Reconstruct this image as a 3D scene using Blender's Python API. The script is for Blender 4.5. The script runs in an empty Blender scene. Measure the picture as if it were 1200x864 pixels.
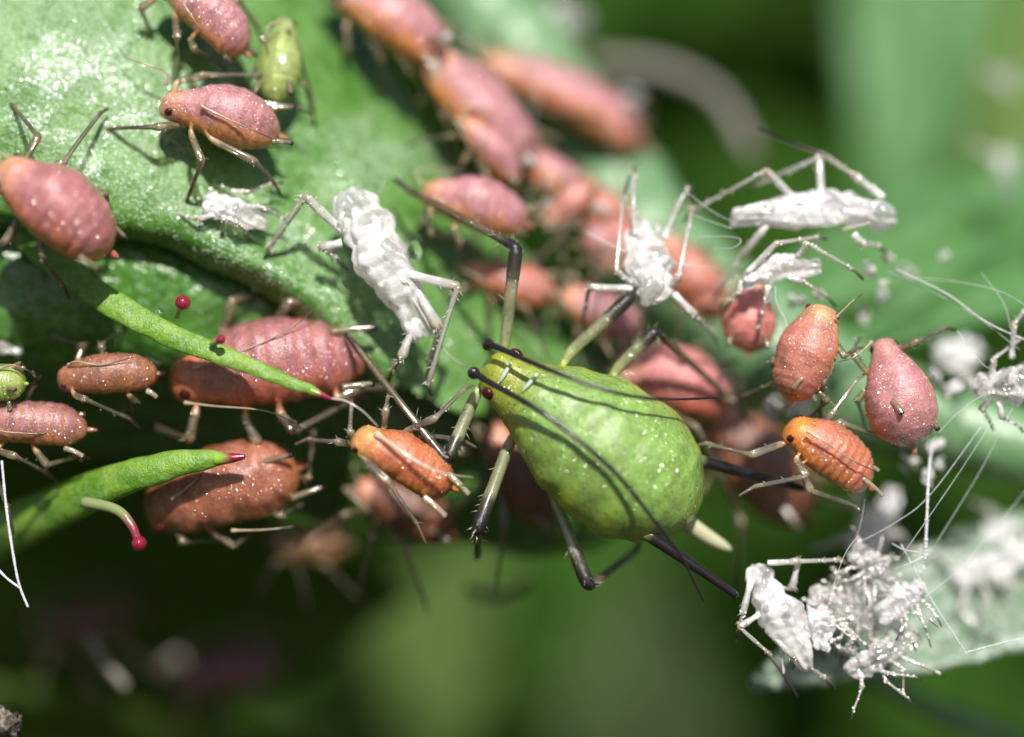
import bpy, bmesh, math, random
from mathutils import Vector, Matrix, noise
R = math.radians
rnd = random.Random(7)
S = bpy.context.scene
C = S.collection

# ------------------------------------------------------------------ camera, light, exposure
D = 30.0                                   # lens to the plane of the green aphid; 1 unit = 100 px there
cam_data = bpy.data.cameras.new('camera')
cam = bpy.data.objects.new('camera', cam_data); C.objects.link(cam)
cam.location = (0, -D, 0); cam.rotation_euler = (R(90), 0, 0)
cam_data.lens = 90; cam_data.sensor_width = 36; cam_data.sensor_fit = 'HORIZONTAL'
cam_data.clip_end = 5000; cam_data.clip_start = 0.5
cam_data.dof.use_dof = True
cam_data.dof.focus_distance = D - 0.25
cam_data.dof.aperture_fstop = 0.034
S.camera = cam

SUNV = Vector((0.12, -0.76, 0.64)).normalized()      # towards the sun
world = bpy.data.worlds.new('World'); S.world = world; world.use_nodes = True
wn = world.node_tree
bg = wn.nodes['Background']; bg.inputs['Strength'].default_value = 0.07
sky = wn.nodes.new('ShaderNodeTexSky'); sky.sky_type = 'NISHITA'; sky.sun_disc = False
sky.sun_elevation = math.asin(SUNV.z); sky.sun_rotation = math.atan2(SUNV.x, SUNV.y)
wn.links.new(sky.outputs[0], bg.inputs[0])
sl = bpy.data.lights.new('sun', 'SUN'); sl.energy = 5.0; sl.angle = R(0.5); sl.color = (1, 0.96, 0.9)
so = bpy.data.objects.new('sun', sl); C.objects.link(so)
so.rotation_euler = SUNV.to_track_quat('Z', 'Y').to_euler()
S.view_settings.view_transform = 'Standard'; S.view_settings.look = 'None'
S.view_settings.exposure = 0.45; S.view_settings.gamma = 1
S.render.engine = 'CYCLES'
S.cycles.use_denoising = True
S.cycles.max_bounces = 8; S.cycles.transmission_bounces = 6; S.cycles.transparent_max_bounces = 16
S.cycles.sample_clamp_indirect = 6
S.cycles.caustics_reflective = False; S.cycles.caustics_refractive = False

def P(u, v, d=0.0):
    """point that the photograph shows at pixel (u, v) when it stands d behind the focal plane"""
    k = (D + d) / D
    return Vector(((u - 600) / 100 * k, d, (432 - v) / 100 * k))
def srgb(r, g, b):
    f = lambda c: c / 12.92 if c <= 0.04045 else ((c + 0.055) / 1.055) ** 2.4
    return (f(r / 255), f(g / 255), f(b / 255))
def lerp(a, b, k): return tuple(x + (y - x) * k for x, y in zip(a, b))
def sstep(a, b, x):
    k = min(1, max(0, (x - a) / (b - a))); return k * k * (3 - 2 * k)
def ramp(tab, t):
    for (a, x), (b, y) in zip(tab, tab[1:]):
        if t <= b: return x + (y - x) * ((t - a) / (b - a) if b > a else 0)
    return tab[-1][1]
def crom(pts, n):
    """smooth curve through pts, n steps per span"""
    q = [pts[0] * 2 - pts[1]] + list(pts) + [pts[-1] * 2 - pts[-2]]
    out = []
    for i in range(1, len(q) - 2):
        a, b, c, d = q[i - 1], q[i], q[i + 1], q[i + 2]
        for k in range(n):
            t = k / n
            out.append(0.5 * ((2 * b) + (c - a) * t + (2 * a - 5 * b + 4 * c - d) * t * t + (3 * b - a - 3 * c + d) * t ** 3))
    out.append(pts[-1].copy())
    return out
def resample_vals(vals, m):
    out = []
    for i in range(m):
        x = i / (m - 1) * (len(vals) - 1); k = min(int(x), len(vals) - 2); f = x - k
        a, b = vals[k], vals[k + 1]
        out.append(a + (b - a) * f if not isinstance(a, tuple) else lerp(a, b, f))
    return out

# ------------------------------------------------------------------ materials
def new_mat(name):
    m = bpy.data.materials.new(name); m.use_nodes = True
    nt = m.node_tree; b = nt.nodes['Principled BSDF']
    return m, nt, b
def N(nt, typ, **kw):
    n = nt.nodes.new(typ)
    for k, v in kw.items():
        if k in n.inputs: n.inputs[k].default_value = v
        else: setattr(n, k, v)
    return n
def coords(nt, scale=(1, 1, 1)):
    tc = N(nt, 'ShaderNodeTexCoord')
    return tc.outputs['Object']
def bump_chain(nt, co, layers):
    """layers: (kind, scale, strength, distance)"""
    prev = None
    for kind, sc, st, di in layers:
        if kind == 'noise':
            t = N(nt, 'ShaderNodeTexNoise', Scale=sc, Detail=3.0); out = t.outputs[0]
        else:
            t = N(nt, 'ShaderNodeTexVoronoi', Scale=sc); out = t.outputs['Distance']
        nt.links.new(co, t.inputs['Vector'])
        bp = N(nt, 'ShaderNodeBump', Strength=st, Distance=di)
        nt.links.new(out, bp.inputs['Height'])
        if prev: nt.links.new(prev, bp.inputs['Normal'])
        prev = bp.outputs[0]
    return prev
def mixcol(nt, fac, a, b, blend='MIX'):
    m = N(nt, 'ShaderNodeMix', data_type='RGBA', blend_type=blend)
    for s, v in ((m.inputs[0], fac), (m.inputs[6], a), (m.inputs[7], b)):
        if hasattr(v, 'is_output'): nt.links.new(v, s)
        elif isinstance(v, tuple): s.default_value = (*v[:3], 1)
        else: s.default_value = v
    return m.outputs[2]
def rampnode(nt, src, p0, p1):
    r = N(nt, 'ShaderNodeMapRange', interpolation_type='SMOOTHSTEP')
    r.inputs[1].default_value = p0; r.inputs[2].default_value = p1
    nt.links.new(src, r.inputs[0]); return r.outputs[0]

def mat_body(name, grain=48, gst=0.5, rough=0.35, sss=0.7, speck=None, mott=0.9, coat=1.0, cg=21):
    m, nt, b = new_mat(name)
    at = N(nt, 'ShaderNodeAttribute', attribute_name='Col')
    co = coords(nt)
    n1 = N(nt, 'ShaderNodeTexNoise', Scale=5.5, Detail=5.0, Roughness=0.65); nt.links.new(co, n1.inputs['Vector'])
    n2 = N(nt, 'ShaderNodeTexNoise', Scale=48.0, Detail=2.0); nt.links.new(co, n2.inputs['Vector'])
    dark = N(nt, 'ShaderNodeMix', data_type='RGBA', blend_type='MULTIPLY'); dark.inputs[0].default_value = mott
    nt.links.new(at.outputs['Color'], dark.inputs[6])
    rr = N(nt, 'ShaderNodeValToRGB'); nt.links.new(n1.outputs[0], rr.inputs[0])
    rr.color_ramp.elements[0].position = 0.3; rr.color_ramp.elements[0].color = (0.6, 0.53, 0.54, 1)
    rr.color_ramp.elements[1].position = 0.62; rr.color_ramp.elements[1].color = (1.12, 1.1, 1.08, 1)
    nt.links.new(rr.outputs[0], dark.inputs[7])
    col = dark.outputs[2]
    # fine dusting of pale wax on the dorsal skin (not on the legs: alpha there is high)
    f = rampnode(nt, n2.outputs[0], 0.5, 0.72)
    inv = N(nt, 'ShaderNodeMath', operation='SUBTRACT'); inv.inputs[0].default_value = 1; nt.links.new(at.outputs['Alpha'], inv.inputs[1])
    mu = N(nt, 'ShaderNodeMath', operation='MULTIPLY'); nt.links.new(f, mu.inputs[0]); nt.links.new(inv.outputs[0], mu.inputs[1])
    mu2 = N(nt, 'ShaderNodeMath', operation='MULTIPLY'); nt.links.new(mu.outputs[0], mu2.inputs[0]); mu2.inputs[1].default_value = 0.85
    col = mixcol(nt, mu2.outputs[0], col, (1.5, 1.42, 1.42), 'MULTIPLY')
    if speck:
        v = N(nt, 'ShaderNodeTexVoronoi', Scale=speck[1]); nt.links.new(co, v.inputs['Vector'])
        sf = N(nt, 'ShaderNodeMapRange'); sf.inputs[1].default_value = 0.10; sf.inputs[2].default_value = 0.22
        sf.inputs[3].default_value = 0.65; sf.inputs[4].default_value = 0
        nt.links.new(v.outputs['Distance'], sf.inputs[0])
        gate = N(nt, 'ShaderNodeMath', operation='MULTIPLY'); nt.links.new(sf.outputs[0], gate.inputs[0]); nt.links.new(inv.outputs[0], gate.inputs[1])
        col = mixcol(nt, gate.outputs[0], col, speck[0])
    nt.links.new(col, b.inputs['Base Color'])
    b.inputs['Roughness'].default_value = rough
    b.inputs['Specular IOR Level'].default_value = 0.5
    sm = N(nt, 'ShaderNodeMath', operation='MULTIPLY'); sm.inputs[1].default_value = sss
    nt.links.new(inv.outputs[0], sm.inputs[0]); nt.links.new(sm.outputs[0], b.inputs['Subsurface Weight'])
    b.inputs['Subsurface Radius'].default_value = (1.0, 0.7, 0.5); b.inputs['Subsurface Scale'].default_value = 0.22
    bw = N(nt, 'ShaderNodeRGBToBW'); nt.links.new(at.outputs['Color'], bw.inputs[0])
    cw = N(nt, 'ShaderNodeMath', operation='MULTIPLY'); cw.inputs[1].default_value = coat; nt.links.new(rampnode(nt, bw.outputs[0], 0.03, 0.12), cw.inputs[0])
    nt.links.new(cw.outputs[0], b.inputs['Coat Weight']); b.inputs['Coat Roughness'].default_value = 0.11; b.inputs['Coat IOR'].default_value = 1.5
    nt.links.new(bump_chain(nt, co, [('noise', 9, .5, 0.06), ('vor', cg, 1.0, 0.04)]), b.inputs['Coat Normal'])
    nb = bump_chain(nt, co, [('noise', grain * 0.3, gst * 0.5, 0.03), ('noise', grain * 1.2, gst, 0.012)])
    nt.links.new(nb, b.inputs['Normal'])
    glassy(nt, b, at.outputs['Alpha'], at.outputs['Color'])
    return m
def glassy(nt, b, alpha, col, rough=0.12):
    """clear cuticle where alpha is high: light passes, the surface still glints"""
    tr = N(nt, 'ShaderNodeBsdfTransparent'); tint = mixcol(nt, 0.45, col, (1.0, 1.0, 1.0)); nt.links.new(tint, tr.inputs[0])
    gl = N(nt, 'ShaderNodeBsdfGlossy'); gl.inputs['Roughness'].default_value = rough
    lw = N(nt, 'ShaderNodeFresnel'); lw.inputs[0].default_value = 1.6
    fa = N(nt, 'ShaderNodeMath', operation='ADD', use_clamp=True); fa.inputs[1].default_value = 0.06; nt.links.new(lw.outputs[0], fa.inputs[0])
    g1 = N(nt, 'ShaderNodeMixShader'); nt.links.new(fa.outputs[0], g1.inputs[0]); nt.links.new(tr.outputs[0], g1.inputs[1]); nt.links.new(gl.outputs[0], g1.inputs[2])
    mx = N(nt, 'ShaderNodeMixShader'); nt.links.new(alpha, mx.inputs[0]); nt.links.new(b.outputs[0], mx.inputs[1]); nt.links.new(g1.outputs[0], mx.inputs[2])
    nt.links.new(mx.outputs[0], nt.nodes['Material Output'].inputs[0])

def mat_simple(name, col, rough=0.4, bumps=(), trans=0.0, sss=0.0, var=None, transl=0.0, spec=0.5, ior=1.45, coat=0.0):
    m, nt, b = new_mat(name)
    co = coords(nt)
    b.inputs['Base Color'].default_value = (*col, 1)
    if var:
        col2, sc, lo, hi = var
        n = N(nt, 'ShaderNodeTexNoise', Scale=sc, Detail=5.0, Roughness=0.6); nt.links.new(co, n.inputs['Vector'])
        c = mixcol(nt, rampnode(nt, n.outputs[0], lo, hi), col, col2)
        nt.links.new(c, b.inputs['Base Color'])
    b.inputs['Roughness'].default_value = rough; b.inputs['Specular IOR Level'].default_value = spec
    b.inputs['Transmission Weight'].default_value = trans; b.inputs['IOR'].default_value = ior
    b.inputs['Subsurface Weight'].default_value = sss
    b.inputs['Subsurface Radius'].default_value = (1, 0.8, 0.5); b.inputs['Subsurface Scale'].default_value = 0.1
    b.inputs['Coat Weight'].default_value = coat
    nb = bump_chain(nt, co, bumps) if bumps else None
    if nb: nt.links.new(nb, b.inputs['Normal'])
    if transl:
        tr = N(nt, 'ShaderNodeBsdfTranslucent')
        src = b.inputs['Base Color']
        if src.is_linked: nt.links.new(src.links[0].from_socket, tr.inputs[0])
        else: tr.inputs[0].default_value = (*col, 1)
        if nb: nt.links.new(nb, tr.inputs['Normal'])
        mx = N(nt, 'ShaderNodeMixShader'); mx.inputs[0].default_value = transl
        nt.links.new(b.outputs[0], mx.inputs[1]); nt.links.new(tr.outputs[0], mx.inputs[2])
        nt.links.new(mx.outputs[0], nt.nodes['Material Output'].inputs[0])
    return m
def mat_attr(name, rough=0.3, bumps=(), spec=0.5):
    m, nt, b = new_mat(name)
    at = N(nt, 'ShaderNodeAttribute', attribute_name='Col')
    nt.links.new(at.outputs['Color'], b.inputs['Base Color'])
    b.inputs['Roughness'].default_value = rough; b.inputs['Specular IOR Level'].default_value = spec
    glassy(nt, b, at.outputs['Alpha'], at.outputs['Color'])
    if bumps: nt.links.new(bump_chain(nt, coords(nt), bumps), b.inputs['Normal'])
    return m
def mat_leaf(name, c1, c2, glit=0.8, rough=0.34, transl=0.3, gs=24, dust=0.25, blister=0.4, dustcol=(0.55, 0.68, 0.52), spec=0.6):
    m, nt, b = new_mat(name)
    co = coords(nt)
    n = N(nt, 'ShaderNodeTexNoise', Scale=2.3, Detail=6.0, Roughness=0.65); nt.links.new(co, n.inputs['Vector'])
    n2 = N(nt, 'ShaderNodeTexNoise', Scale=gs * 0.55, Detail=3.0, Roughness=0.7); nt.links.new(co, n2.inputs['Vector'])
    c = mixcol(nt, rampnode(nt, n.outputs[0], 0.35, 0.66), c1, c2)
    f = N(nt, 'ShaderNodeMath', operation='MULTIPLY'); f.inputs[1].default_value = dust
    nt.links.new(rampnode(nt, n2.outputs[0], 0.47, 0.66), f.inputs[0])
    c = mixcol(nt, f.outputs[0], c, dustcol)
    nt.links.new(c, b.inputs['Base Color'])
    b.inputs['Roughness'].default_value = rough; b.inputs['Specular IOR Level'].default_value = spec
    nb = bump_chain(nt, co, [('noise', 3.2, blister, 0.12), ('noise', gs * .45, glit * .5, 0.03), ('noise', gs * 1.5, glit, 0.016)])
    nt.links.new(nb, b.inputs['Normal'])
    tr = N(nt, 'ShaderNodeBsdfTranslucent'); tc = mixcol(nt, 0.6, c, (0.35, 0.6, 0.05), 'MULTIPLY')
    nt.links.new(c, tr.inputs[0])
    mx = N(nt, 'ShaderNodeMixShader'); mx.inputs[0].default_value = transl
    nt.links.new(b.outputs[0], mx.inputs[1]); nt.links.new(tr.outputs[0], mx.inputs[2])
    nt.links.new(mx.outputs[0], nt.nodes['Material Output'].inputs[0])
    return m

M = {}
M['aphid'] = mat_body('aphid_skin')
M['green_aphid'] = mat_body('green_aphid_skin', grain=40, gst=0.5, rough=0.35, sss=0.7, speck=((0.02, 0.06, 0.01), 10.0), mott=0.85, coat=0.9, cg=18)
M['attr'] = mat_attr('chitin', 0.15, [('noise', 45, 0.4, 0.01)], spec=.45)
M['eye'] = mat_simple('eye_red', (0.05, 0.006, 0.008), 0.2, [('vor', 60, 0.5, 0.01)])
M['black'] = mat_simple('black_chitin', (0.012, 0.01, 0.012), 0.26, [('noise', 50, 0.7, 0.015)], spec=0.7)
def mat_film(name, c1, c2, clear, lo, hi):
    m, nt, b = new_mat(name); co = coords(nt)
    n = N(nt, 'ShaderNodeTexNoise', Scale=3.6, Detail=2.0, Roughness=0.5); nt.links.new(co, n.inputs['Vector'])
    n2 = N(nt, 'ShaderNodeTexNoise', Scale=11.0, Detail=3.0); nt.links.new(co, n2.inputs['Vector'])
    nt.links.new(mixcol(nt, rampnode(nt, n2.outputs[0], .42, .6), c1, c2), b.inputs['Base Color'])
    b.inputs['Roughness'].default_value = 0.16; b.inputs['Specular IOR Level'].default_value = 0.9
    nb = bump_chain(nt, co, [('noise', 6, 0.35, 0.07), ('noise', 34, 0.3, 0.012)]); nt.links.new(nb, b.inputs['Normal'])
    tl = N(nt, 'ShaderNodeBsdfTranslucent'); tl.inputs[0].default_value = (.88, .86, .86, 1); nt.links.new(nb, tl.inputs['Normal'])
    m1 = N(nt, 'ShaderNodeMixShader'); m1.inputs[0].default_value = .5; nt.links.new(b.outputs[0], m1.inputs[1]); nt.links.new(tl.outputs[0], m1.inputs[2])
    f = N(nt, 'ShaderNodeMath', operation='MULTIPLY'); f.inputs[1].default_value = clear; nt.links.new(rampnode(nt, n.outputs[0], lo, hi), f.inputs[0])
    tp = N(nt, 'ShaderNodeBsdfTransparent')
    gl = N(nt, 'ShaderNodeBsdfGlossy'); gl.inputs['Roughness'].default_value = .12; nt.links.new(nb, gl.inputs['Normal'])
    m3 = N(nt, 'ShaderNodeMixShader'); m3.inputs[0].default_value = .14; nt.links.new(tp.outputs[0], m3.inputs[1]); nt.links.new(gl.outputs[0], m3.inputs[2])
    m2 = N(nt, 'ShaderNodeMixShader'); nt.links.new(f.outputs[0], m2.inputs[0]); nt.links.new(m1.outputs[0], m2.inputs[1]); nt.links.new(m3.outputs[0], m2.inputs[2])
    nt.links.new(m2.outputs[0], nt.nodes['Material Output'].inputs[0])
    return m
M['husk'] = mat_film('white_husk', (.88, .86, .86), (.82, .8, .79), .62, .48, .58)
M['husk_grey'] = mat_film('grey_husk', (.82, .79, .78), (.5, .45, .42), .85, .40, .54)
M['leaf_main'] = mat_leaf('leaf_waxy', (0.07, 0.21, 0.02), (0.145, 0.31, 0.065), glit=0.9, dust=0.17, blister=0.4, rough=0.25, spec=0.7, dustcol=(.42, .55, .33))
M['leaf_under'] = mat_leaf('leaf_glossy', (0.04, 0.15, 0.01), (0.09, 0.25, 0.035), glit=0.4, dust=0.18, rough=0.24, blister=0.9, gs=18, spec=0.7)
M['leaf_pale'] = mat_leaf('leaf_bluish', (0.06, 0.18, 0.035), (0.105, 0.255, 0.08), glit=0.2, dust=0.1, gs=10, rough=.5, spec=.3)
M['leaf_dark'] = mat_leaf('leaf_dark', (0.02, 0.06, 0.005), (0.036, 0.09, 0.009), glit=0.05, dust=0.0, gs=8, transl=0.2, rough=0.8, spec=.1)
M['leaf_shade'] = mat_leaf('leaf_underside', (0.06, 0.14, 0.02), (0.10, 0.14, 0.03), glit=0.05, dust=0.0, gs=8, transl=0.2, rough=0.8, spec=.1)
M['leaf_mid'] = mat_leaf('leaf_mid', (0.09, 0.17, 0.035), (0.15, 0.24, 0.06), glit=0.1, dust=0.05, gs=8, rough=0.7, spec=.2)
M['leaf_grey'] = mat_leaf('leaf_greyish', (0.05, 0.085, 0.028), (0.075, 0.115, 0.045), glit=0.1, dust=0.0, gs=8, rough=0.7, spec=.2)
M['leaf_frost'] = mat_leaf('leaf_frosted', (0.10, 0.19, 0.10), (0.2, 0.29, 0.19), glit=0.5, dust=0.5, gs=16, dustcol=(0.7, 0.75, 0.7))
M['sepal'] = mat_leaf('sepal_skin', (0.13, 0.31, 0.012), (0.27, 0.46, 0.045), glit=0.8, dust=0.25, gs=34, blister=0.4, rough=0.27, transl=.4, spec=.7)
M['stem'] = mat_leaf('stem_skin', (0.12, 0.27, 0.10), (0.22, 0.38, 0.19), glit=0.4, dust=0.3, gs=14)
M['gland'] = mat_simple('gland_red', (0.22, 0.008, 0.03), 0.12, [('noise', 20, 0.2, 0.02)], sss=0.2, coat=0.5)
M['water'] = mat_simple('droplet', (1, 1, 1), 0.02, trans=1.0, ior=1.33)
M['wax'] = mat_simple('wax_flake', (0.42, 0.58, 0.38), 0.16, spec=1.0)
M['glint'] = mat_attr('glint_grain', 0.16, spec=1.0)
M['silk'] = mat_simple('silk', (0.75, 0.77, 0.8), 0.3, [('noise', 40, 0.8, 0.02)], trans=0.35, spec=0.8)
M['crumb'] = mat_simple('pale_crumb', (0.7, 0.68, 0.66), 0.35, [('noise', 20, 0.9, 0.05)], transl=0.2)
M['dirt'] = mat_simple('dirt', (0.05, 0.04, 0.03), 0.3, [('noise', 22, 1.0, 0.06)], var=((0.25, 0.22, 0.18), 18, 0.5, 0.6))
M['soil'] = mat_simple('soil', (0.03, 0.025, 0.015), 0.9, [('noise', 1.5, 0.6, 0.3)], var=((0.05, 0.06, 0.02), 0.3, 0.4, 0.6))
M['twig'] = mat_simple('dead_twig', (0.2, 0.18, 0.15), 0.6, [('noise', 10, 0.6, 0.05)])

# ------------------------------------------------------------------ mesh helpers
class G:
    def __init__(s): s.v = []; s.f = []; s.c = []
    def tube(s, pts, rad, n=8, col=(1, 1, 1, 0), flat=None, cap=True):
        """pts, rad lists; col one colour or a list; flat = (axis vector, factor) squashes the section"""
        m = len(pts); base = len(s.v)
        cols = col if isinstance(col, list) else [col] * m
        d = (pts[1] - pts[0]).normalized()
        nrm = d.orthogonal().normalized()
        if flat: nrm = (flat[0] - d * flat[0].dot(d)).normalized()
        for i, p in enumerate(pts):
            t = (pts[min(i + 1, m - 1)] - pts[max(i - 1, 0)]).normalized()
            if flat: nrm = flat[0]
            nrm = nrm - t * nrm.dot(t)
            nrm = nrm.normalized() if nrm.length > 1e-6 else t.orthogonal().normalized()
            b = t.cross(nrm)
            for k in range(n):
                a = 2 * math.pi * k / n
                x, y = math.cos(a) * rad[i], math.sin(a) * rad[i]
                if flat: x *= flat[1]
                s.v.append(p + nrm * x + b * y); s.c.append(cols[i])
        for i in range(m - 1):
            for k in range(n):
                a = base + i * n + k; b2 = base + i * n + (k + 1) % n
                s.f.append((a, b2, b2 + n, a + n))
        if cap:
            s.f.append(tuple(base + k for k in reversed(range(n))))
            s.f.append(tuple(base + (m - 1) * n + k for k in range(n)))
    def blob(s, c, r, n=10, m=7, col=(1, 1, 1, 0), axes=None, nz=0.0, seed=0):
        """sphere or ellipsoid; axes = three vectors; nz roughens it"""
        ax = axes or (Vector((r, 0, 0)), Vector((0, r, 0)), Vector((0, 0, r)))
        base = len(s.v)
        for i in range(m + 1):
            th = math.pi * i / m
            for k in range(n if 0 < i < m else 1):
                a = 2 * math.pi * k / n
                q = Vector((math.sin(th) * math.cos(a), math.sin(th) * math.sin(a), math.cos(th)))
                kk = 1 + nz * noise.noise(q * 1.9 + Vector((seed, seed * 1.7, 3))) if nz else 1
                s.v.append(c + (ax[0] * q.x + ax[1] * q.y + ax[2] * q.z) * kk); s.c.append(col)
        idx = lambda i, k: base if i == 0 else (base + 1 + (m - 1) * n if i == m else base + 1 + (i - 1) * n + k % n)
        for i in range(m):
            for k in range(n):
                q = [idx(i, k), idx(i + 1, k), idx(i + 1, k + 1), idx(i, k + 1)]
                q = list(dict.fromkeys(q))
                if len(q) > 2: s.f.append(tuple(q))
    def hairs(s, pts, rad, count, length, r, col=(1, 1, 1, 0), lean=0.5):
        for _ in range(count):
            i = rnd.randrange(len(pts) - 1); f = rnd.random()
            p = pts[i].lerp(pts[i + 1], f); t = (pts[i + 1] - pts[i]).normalized()
            a = rnd.random() * 6.283; n = t.orthogonal().normalized(); b = t.cross(n)
            o = n * math.cos(a) + b * math.sin(a)
            q = p + o * rad[i] * 0.8; e = q + (o + t * lean).normalized() * length * rnd.uniform(0.6, 1.2)
            s.tube([q, e], [r, r * 0.25], 3, col)
    def build(s, name, mat, parent=None, base=None, smooth=True, sub=0):
        base = base if base is not None else (Vector(parent.matrix_world.translation) if parent else Vector((0, 0, 0)))
        me = bpy.data.meshes.new(name)
        me.from_pydata([tuple(p - base) for p in s.v], [], s.f); me.update()
        at = me.color_attributes.new('Col', 'FLOAT_COLOR', 'POINT')
        flat = [x for c in s.c for x in (c if len(c) == 4 else (*c, 0))]
        at.data.foreach_set('color', flat)
        if smooth: me.polygons.foreach_set('use_smooth', [True] * len(me.polygons))
        me.materials.append(mat)
        o = bpy.data.objects.new(name, me); C.objects.link(o)
        if parent: o.parent = parent
        else: o.location = base
        if sub:
            md = o.modifiers.new('smooth', 'SUBSURF'); md.levels = sub; md.render_levels = sub
        return o
WBASE = {}
def thing(name, label, cat, loc, group=None):
    o = bpy.data.objects.new(name, None); C.objects.link(o)
    o.location = loc; o.empty_display_size = 0.1
    o['label'] = label; o['category'] = cat
    if group: o['group'] = group
    o.matrix_world = Matrix.Translation(loc)
    return o
def tag(o, label, cat, group=None):
    o['label'] = label; o['category'] = cat
    if group: o['group'] = group
    return o
def part(g, name, mat, t, sub=0, label=None, root=None):
    """a part of thing t, or a sub-part when t is itself a part"""
    base = root if root is not None else Vector(t.location)
    o = g.build(name, mat, t, base, sub=sub)
    if label: o['label'] = label
    return o

# ------------------------------------------------------------------ the aphid builder
ADULT = [(0, 0.0), (.012, .18), (.05, .32), (.11, .39), (.17, .45), (.22, .54), (.32, .73), (.45, .92), (.6, 1.0), (.74, .97), (.86, .78), (.94, .5), (.985, .22), (1, .0)]
NYMPH = [(0, 0.0), (.012, .28), (.05, .46), (.11, .56), (.17, .6), (.24, .7), (.35, .86), (.5, .98), (.65, 1.0), (.8, .9), (.9, .68), (.96, .42), (.99, .2), (1, .0)]
def body_frame(head, tail, dors):
    X = (tail - head); L = X.length; X = X.normalized()
    dv = Vector((dors[0], -dors[2], dors[1]))
    Z = (dv - X * dv.dot(X)).normalized(); Y = Z.cross(X)
    return X, Y, Z, L

LEG = {  # colours along hip, mid femur, end femur, knee, after knee, mid tibia, ankle, tip   (rgb, glassiness)
 'green': [(.42, .48, .2, .3), (.5, .53, .3, .68), (.03, .03, .015, .05), (.012, .01, .012, 0), (.04, .03, .02, .1), (.27, .2, .09, .78), (.03, .022, .015, .05), (.012, .01, .012, 0)],
 'pale': [(.6, .34, .18, .3), (.62, .5, .3, .86), (.62, .52, .34, .9), (.3, .22, .13, .55), (.6, .52, .36, .9), (.6, .52, .38, .9), (.1, .07, .05, .3), (.02, .015, .015, 0)],
 'clear': [(.7, .5, .25, .5), (.85, .78, .6, .92), (.86, .8, .64, .93), (.6, .5, .36, .7), (.86, .8, .64, .93), (.86, .8, .66, .93), (.6, .52, .4, .7), (.2, .16, .12, .4)],
 'husk': [(.9, .88, .86, .15), (.92, .9, .87, .62), (.88, .84, .78, .72), (.45, .36, .28, .4), (.9, .87, .82, .7), (.88, .84, .78, .75), (.35, .28, .22, .35), (.03, .025, .025, 0)],
}
def leg_path(pts, r, style, mid=4):
    """pts: hip, knee, ankle, (tip).  returns finer points, radii, colours"""
    st = LEG[style]
    if len(pts) == 3: pts = pts + [pts[2] + (pts[2] - pts[1]).normalized() * r * 4 + Vector((0, 0, -r * 1.5))]
    if len(pts) == 2: pts = pts + [pts[1] + Vector((0, .4, -.2)), pts[1] + Vector((0, .5, -.25))]
    a, b, c, e = pts[:4]
    out = []
    ups = (b - a).length * 0.05
    sag = (c - b).length * 0.04
    perp = Vector((0, -1, 0))
    for k, (t, rr, ci) in enumerate([(0, 1.05, 0), (.12, .95, 0), (.35, .95, 1), (.63, 1.0, 1.1), (.7, 1.05, 1.95), (.9, 1.15, 2.6), (.97, 1.1, 3)]):
        out.append((a.lerp(b, t) + perp * ups * math.sin(t * 3.14), r * rr, ci))
    for t, rr, ci in [(.02, .95, 3), (.06, .72, 3.4), (.18, .62, 4.3), (.5, .56, 5), (.8, .56, 5.2), (.93, .6, 5.9), (.99, .62, 6)]:
        out.append((b.lerp(c, t) + perp * sag * math.sin(t * 3.14), r * rr, ci))
    for t, rr, ci in [(.1, .48, 6.6), (.5, .42, 7), (.92, .36, 7), (1, .2, 7)]:
        out.append((c.lerp(e, t), r * rr, ci))
    cols = []
    for o in out:
        k = min(int(o[2]), 6); cols.append(lerp(st[k], st[k + 1], o[2] - k))
    return [o[0] for o in out], [o[1] for o in out], cols

def extrude_leg(bm, lay, hip, pts, rad, cols, used):
    d = (pts[2] - pts[0]).normalized()
    best = None
    for f in bm.faces:
        if len(f.verts) != 4 or f.index in used: continue
        c = f.calc_center_median()
        s = (c - hip).length - 0.12 * f.normal.dot(d)
        if best is None or s < best[0]: best = (s, f, c)
    if best is None: return
    f, c = best[1], best[2]
    vs = list(f.verts)
    for v in vs:
        for g in v.link_faces: used.add(g.index)
    n0 = f.normal.copy()
    sh = c + n0 * 0.01
    path = [sh] + [p for p in pts[1:]]
    bm.faces.remove(f)
    prev = vs; nrm = (vs[0].co - c)
    m = len(path)
    for i in range(1, m):
        t = (path[min(i + 1, m - 1)] - path[i - 1]).normalized()
        nrm = nrm - t * nrm.dot(t)
        if nrm.length < 1e-6: nrm = t.orthogonal()
        nrm = nrm.normalized(); b = t.cross(nrm)
        ring = []
        for k in range(4):
            a = math.pi / 2 * k
            v = bm.verts.new(path[i] + (nrm * math.cos(a) + b * math.sin(a)) * rad[i] * 1.35)
            v[lay] = cols[i]; ring.append(v)
        for k in range(4):
            try: nf = bm.faces.new((prev[k], prev[(k + 1) % 4], ring[(k + 1) % 4], ring[k])); nf.index = -5; nf.smooth = True
            except ValueError: pass
        prev = ring
    try:
        nf = bm.faces.new(prev); nf.index = -5; nf.smooth = True
    except ValueError: pass

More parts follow.
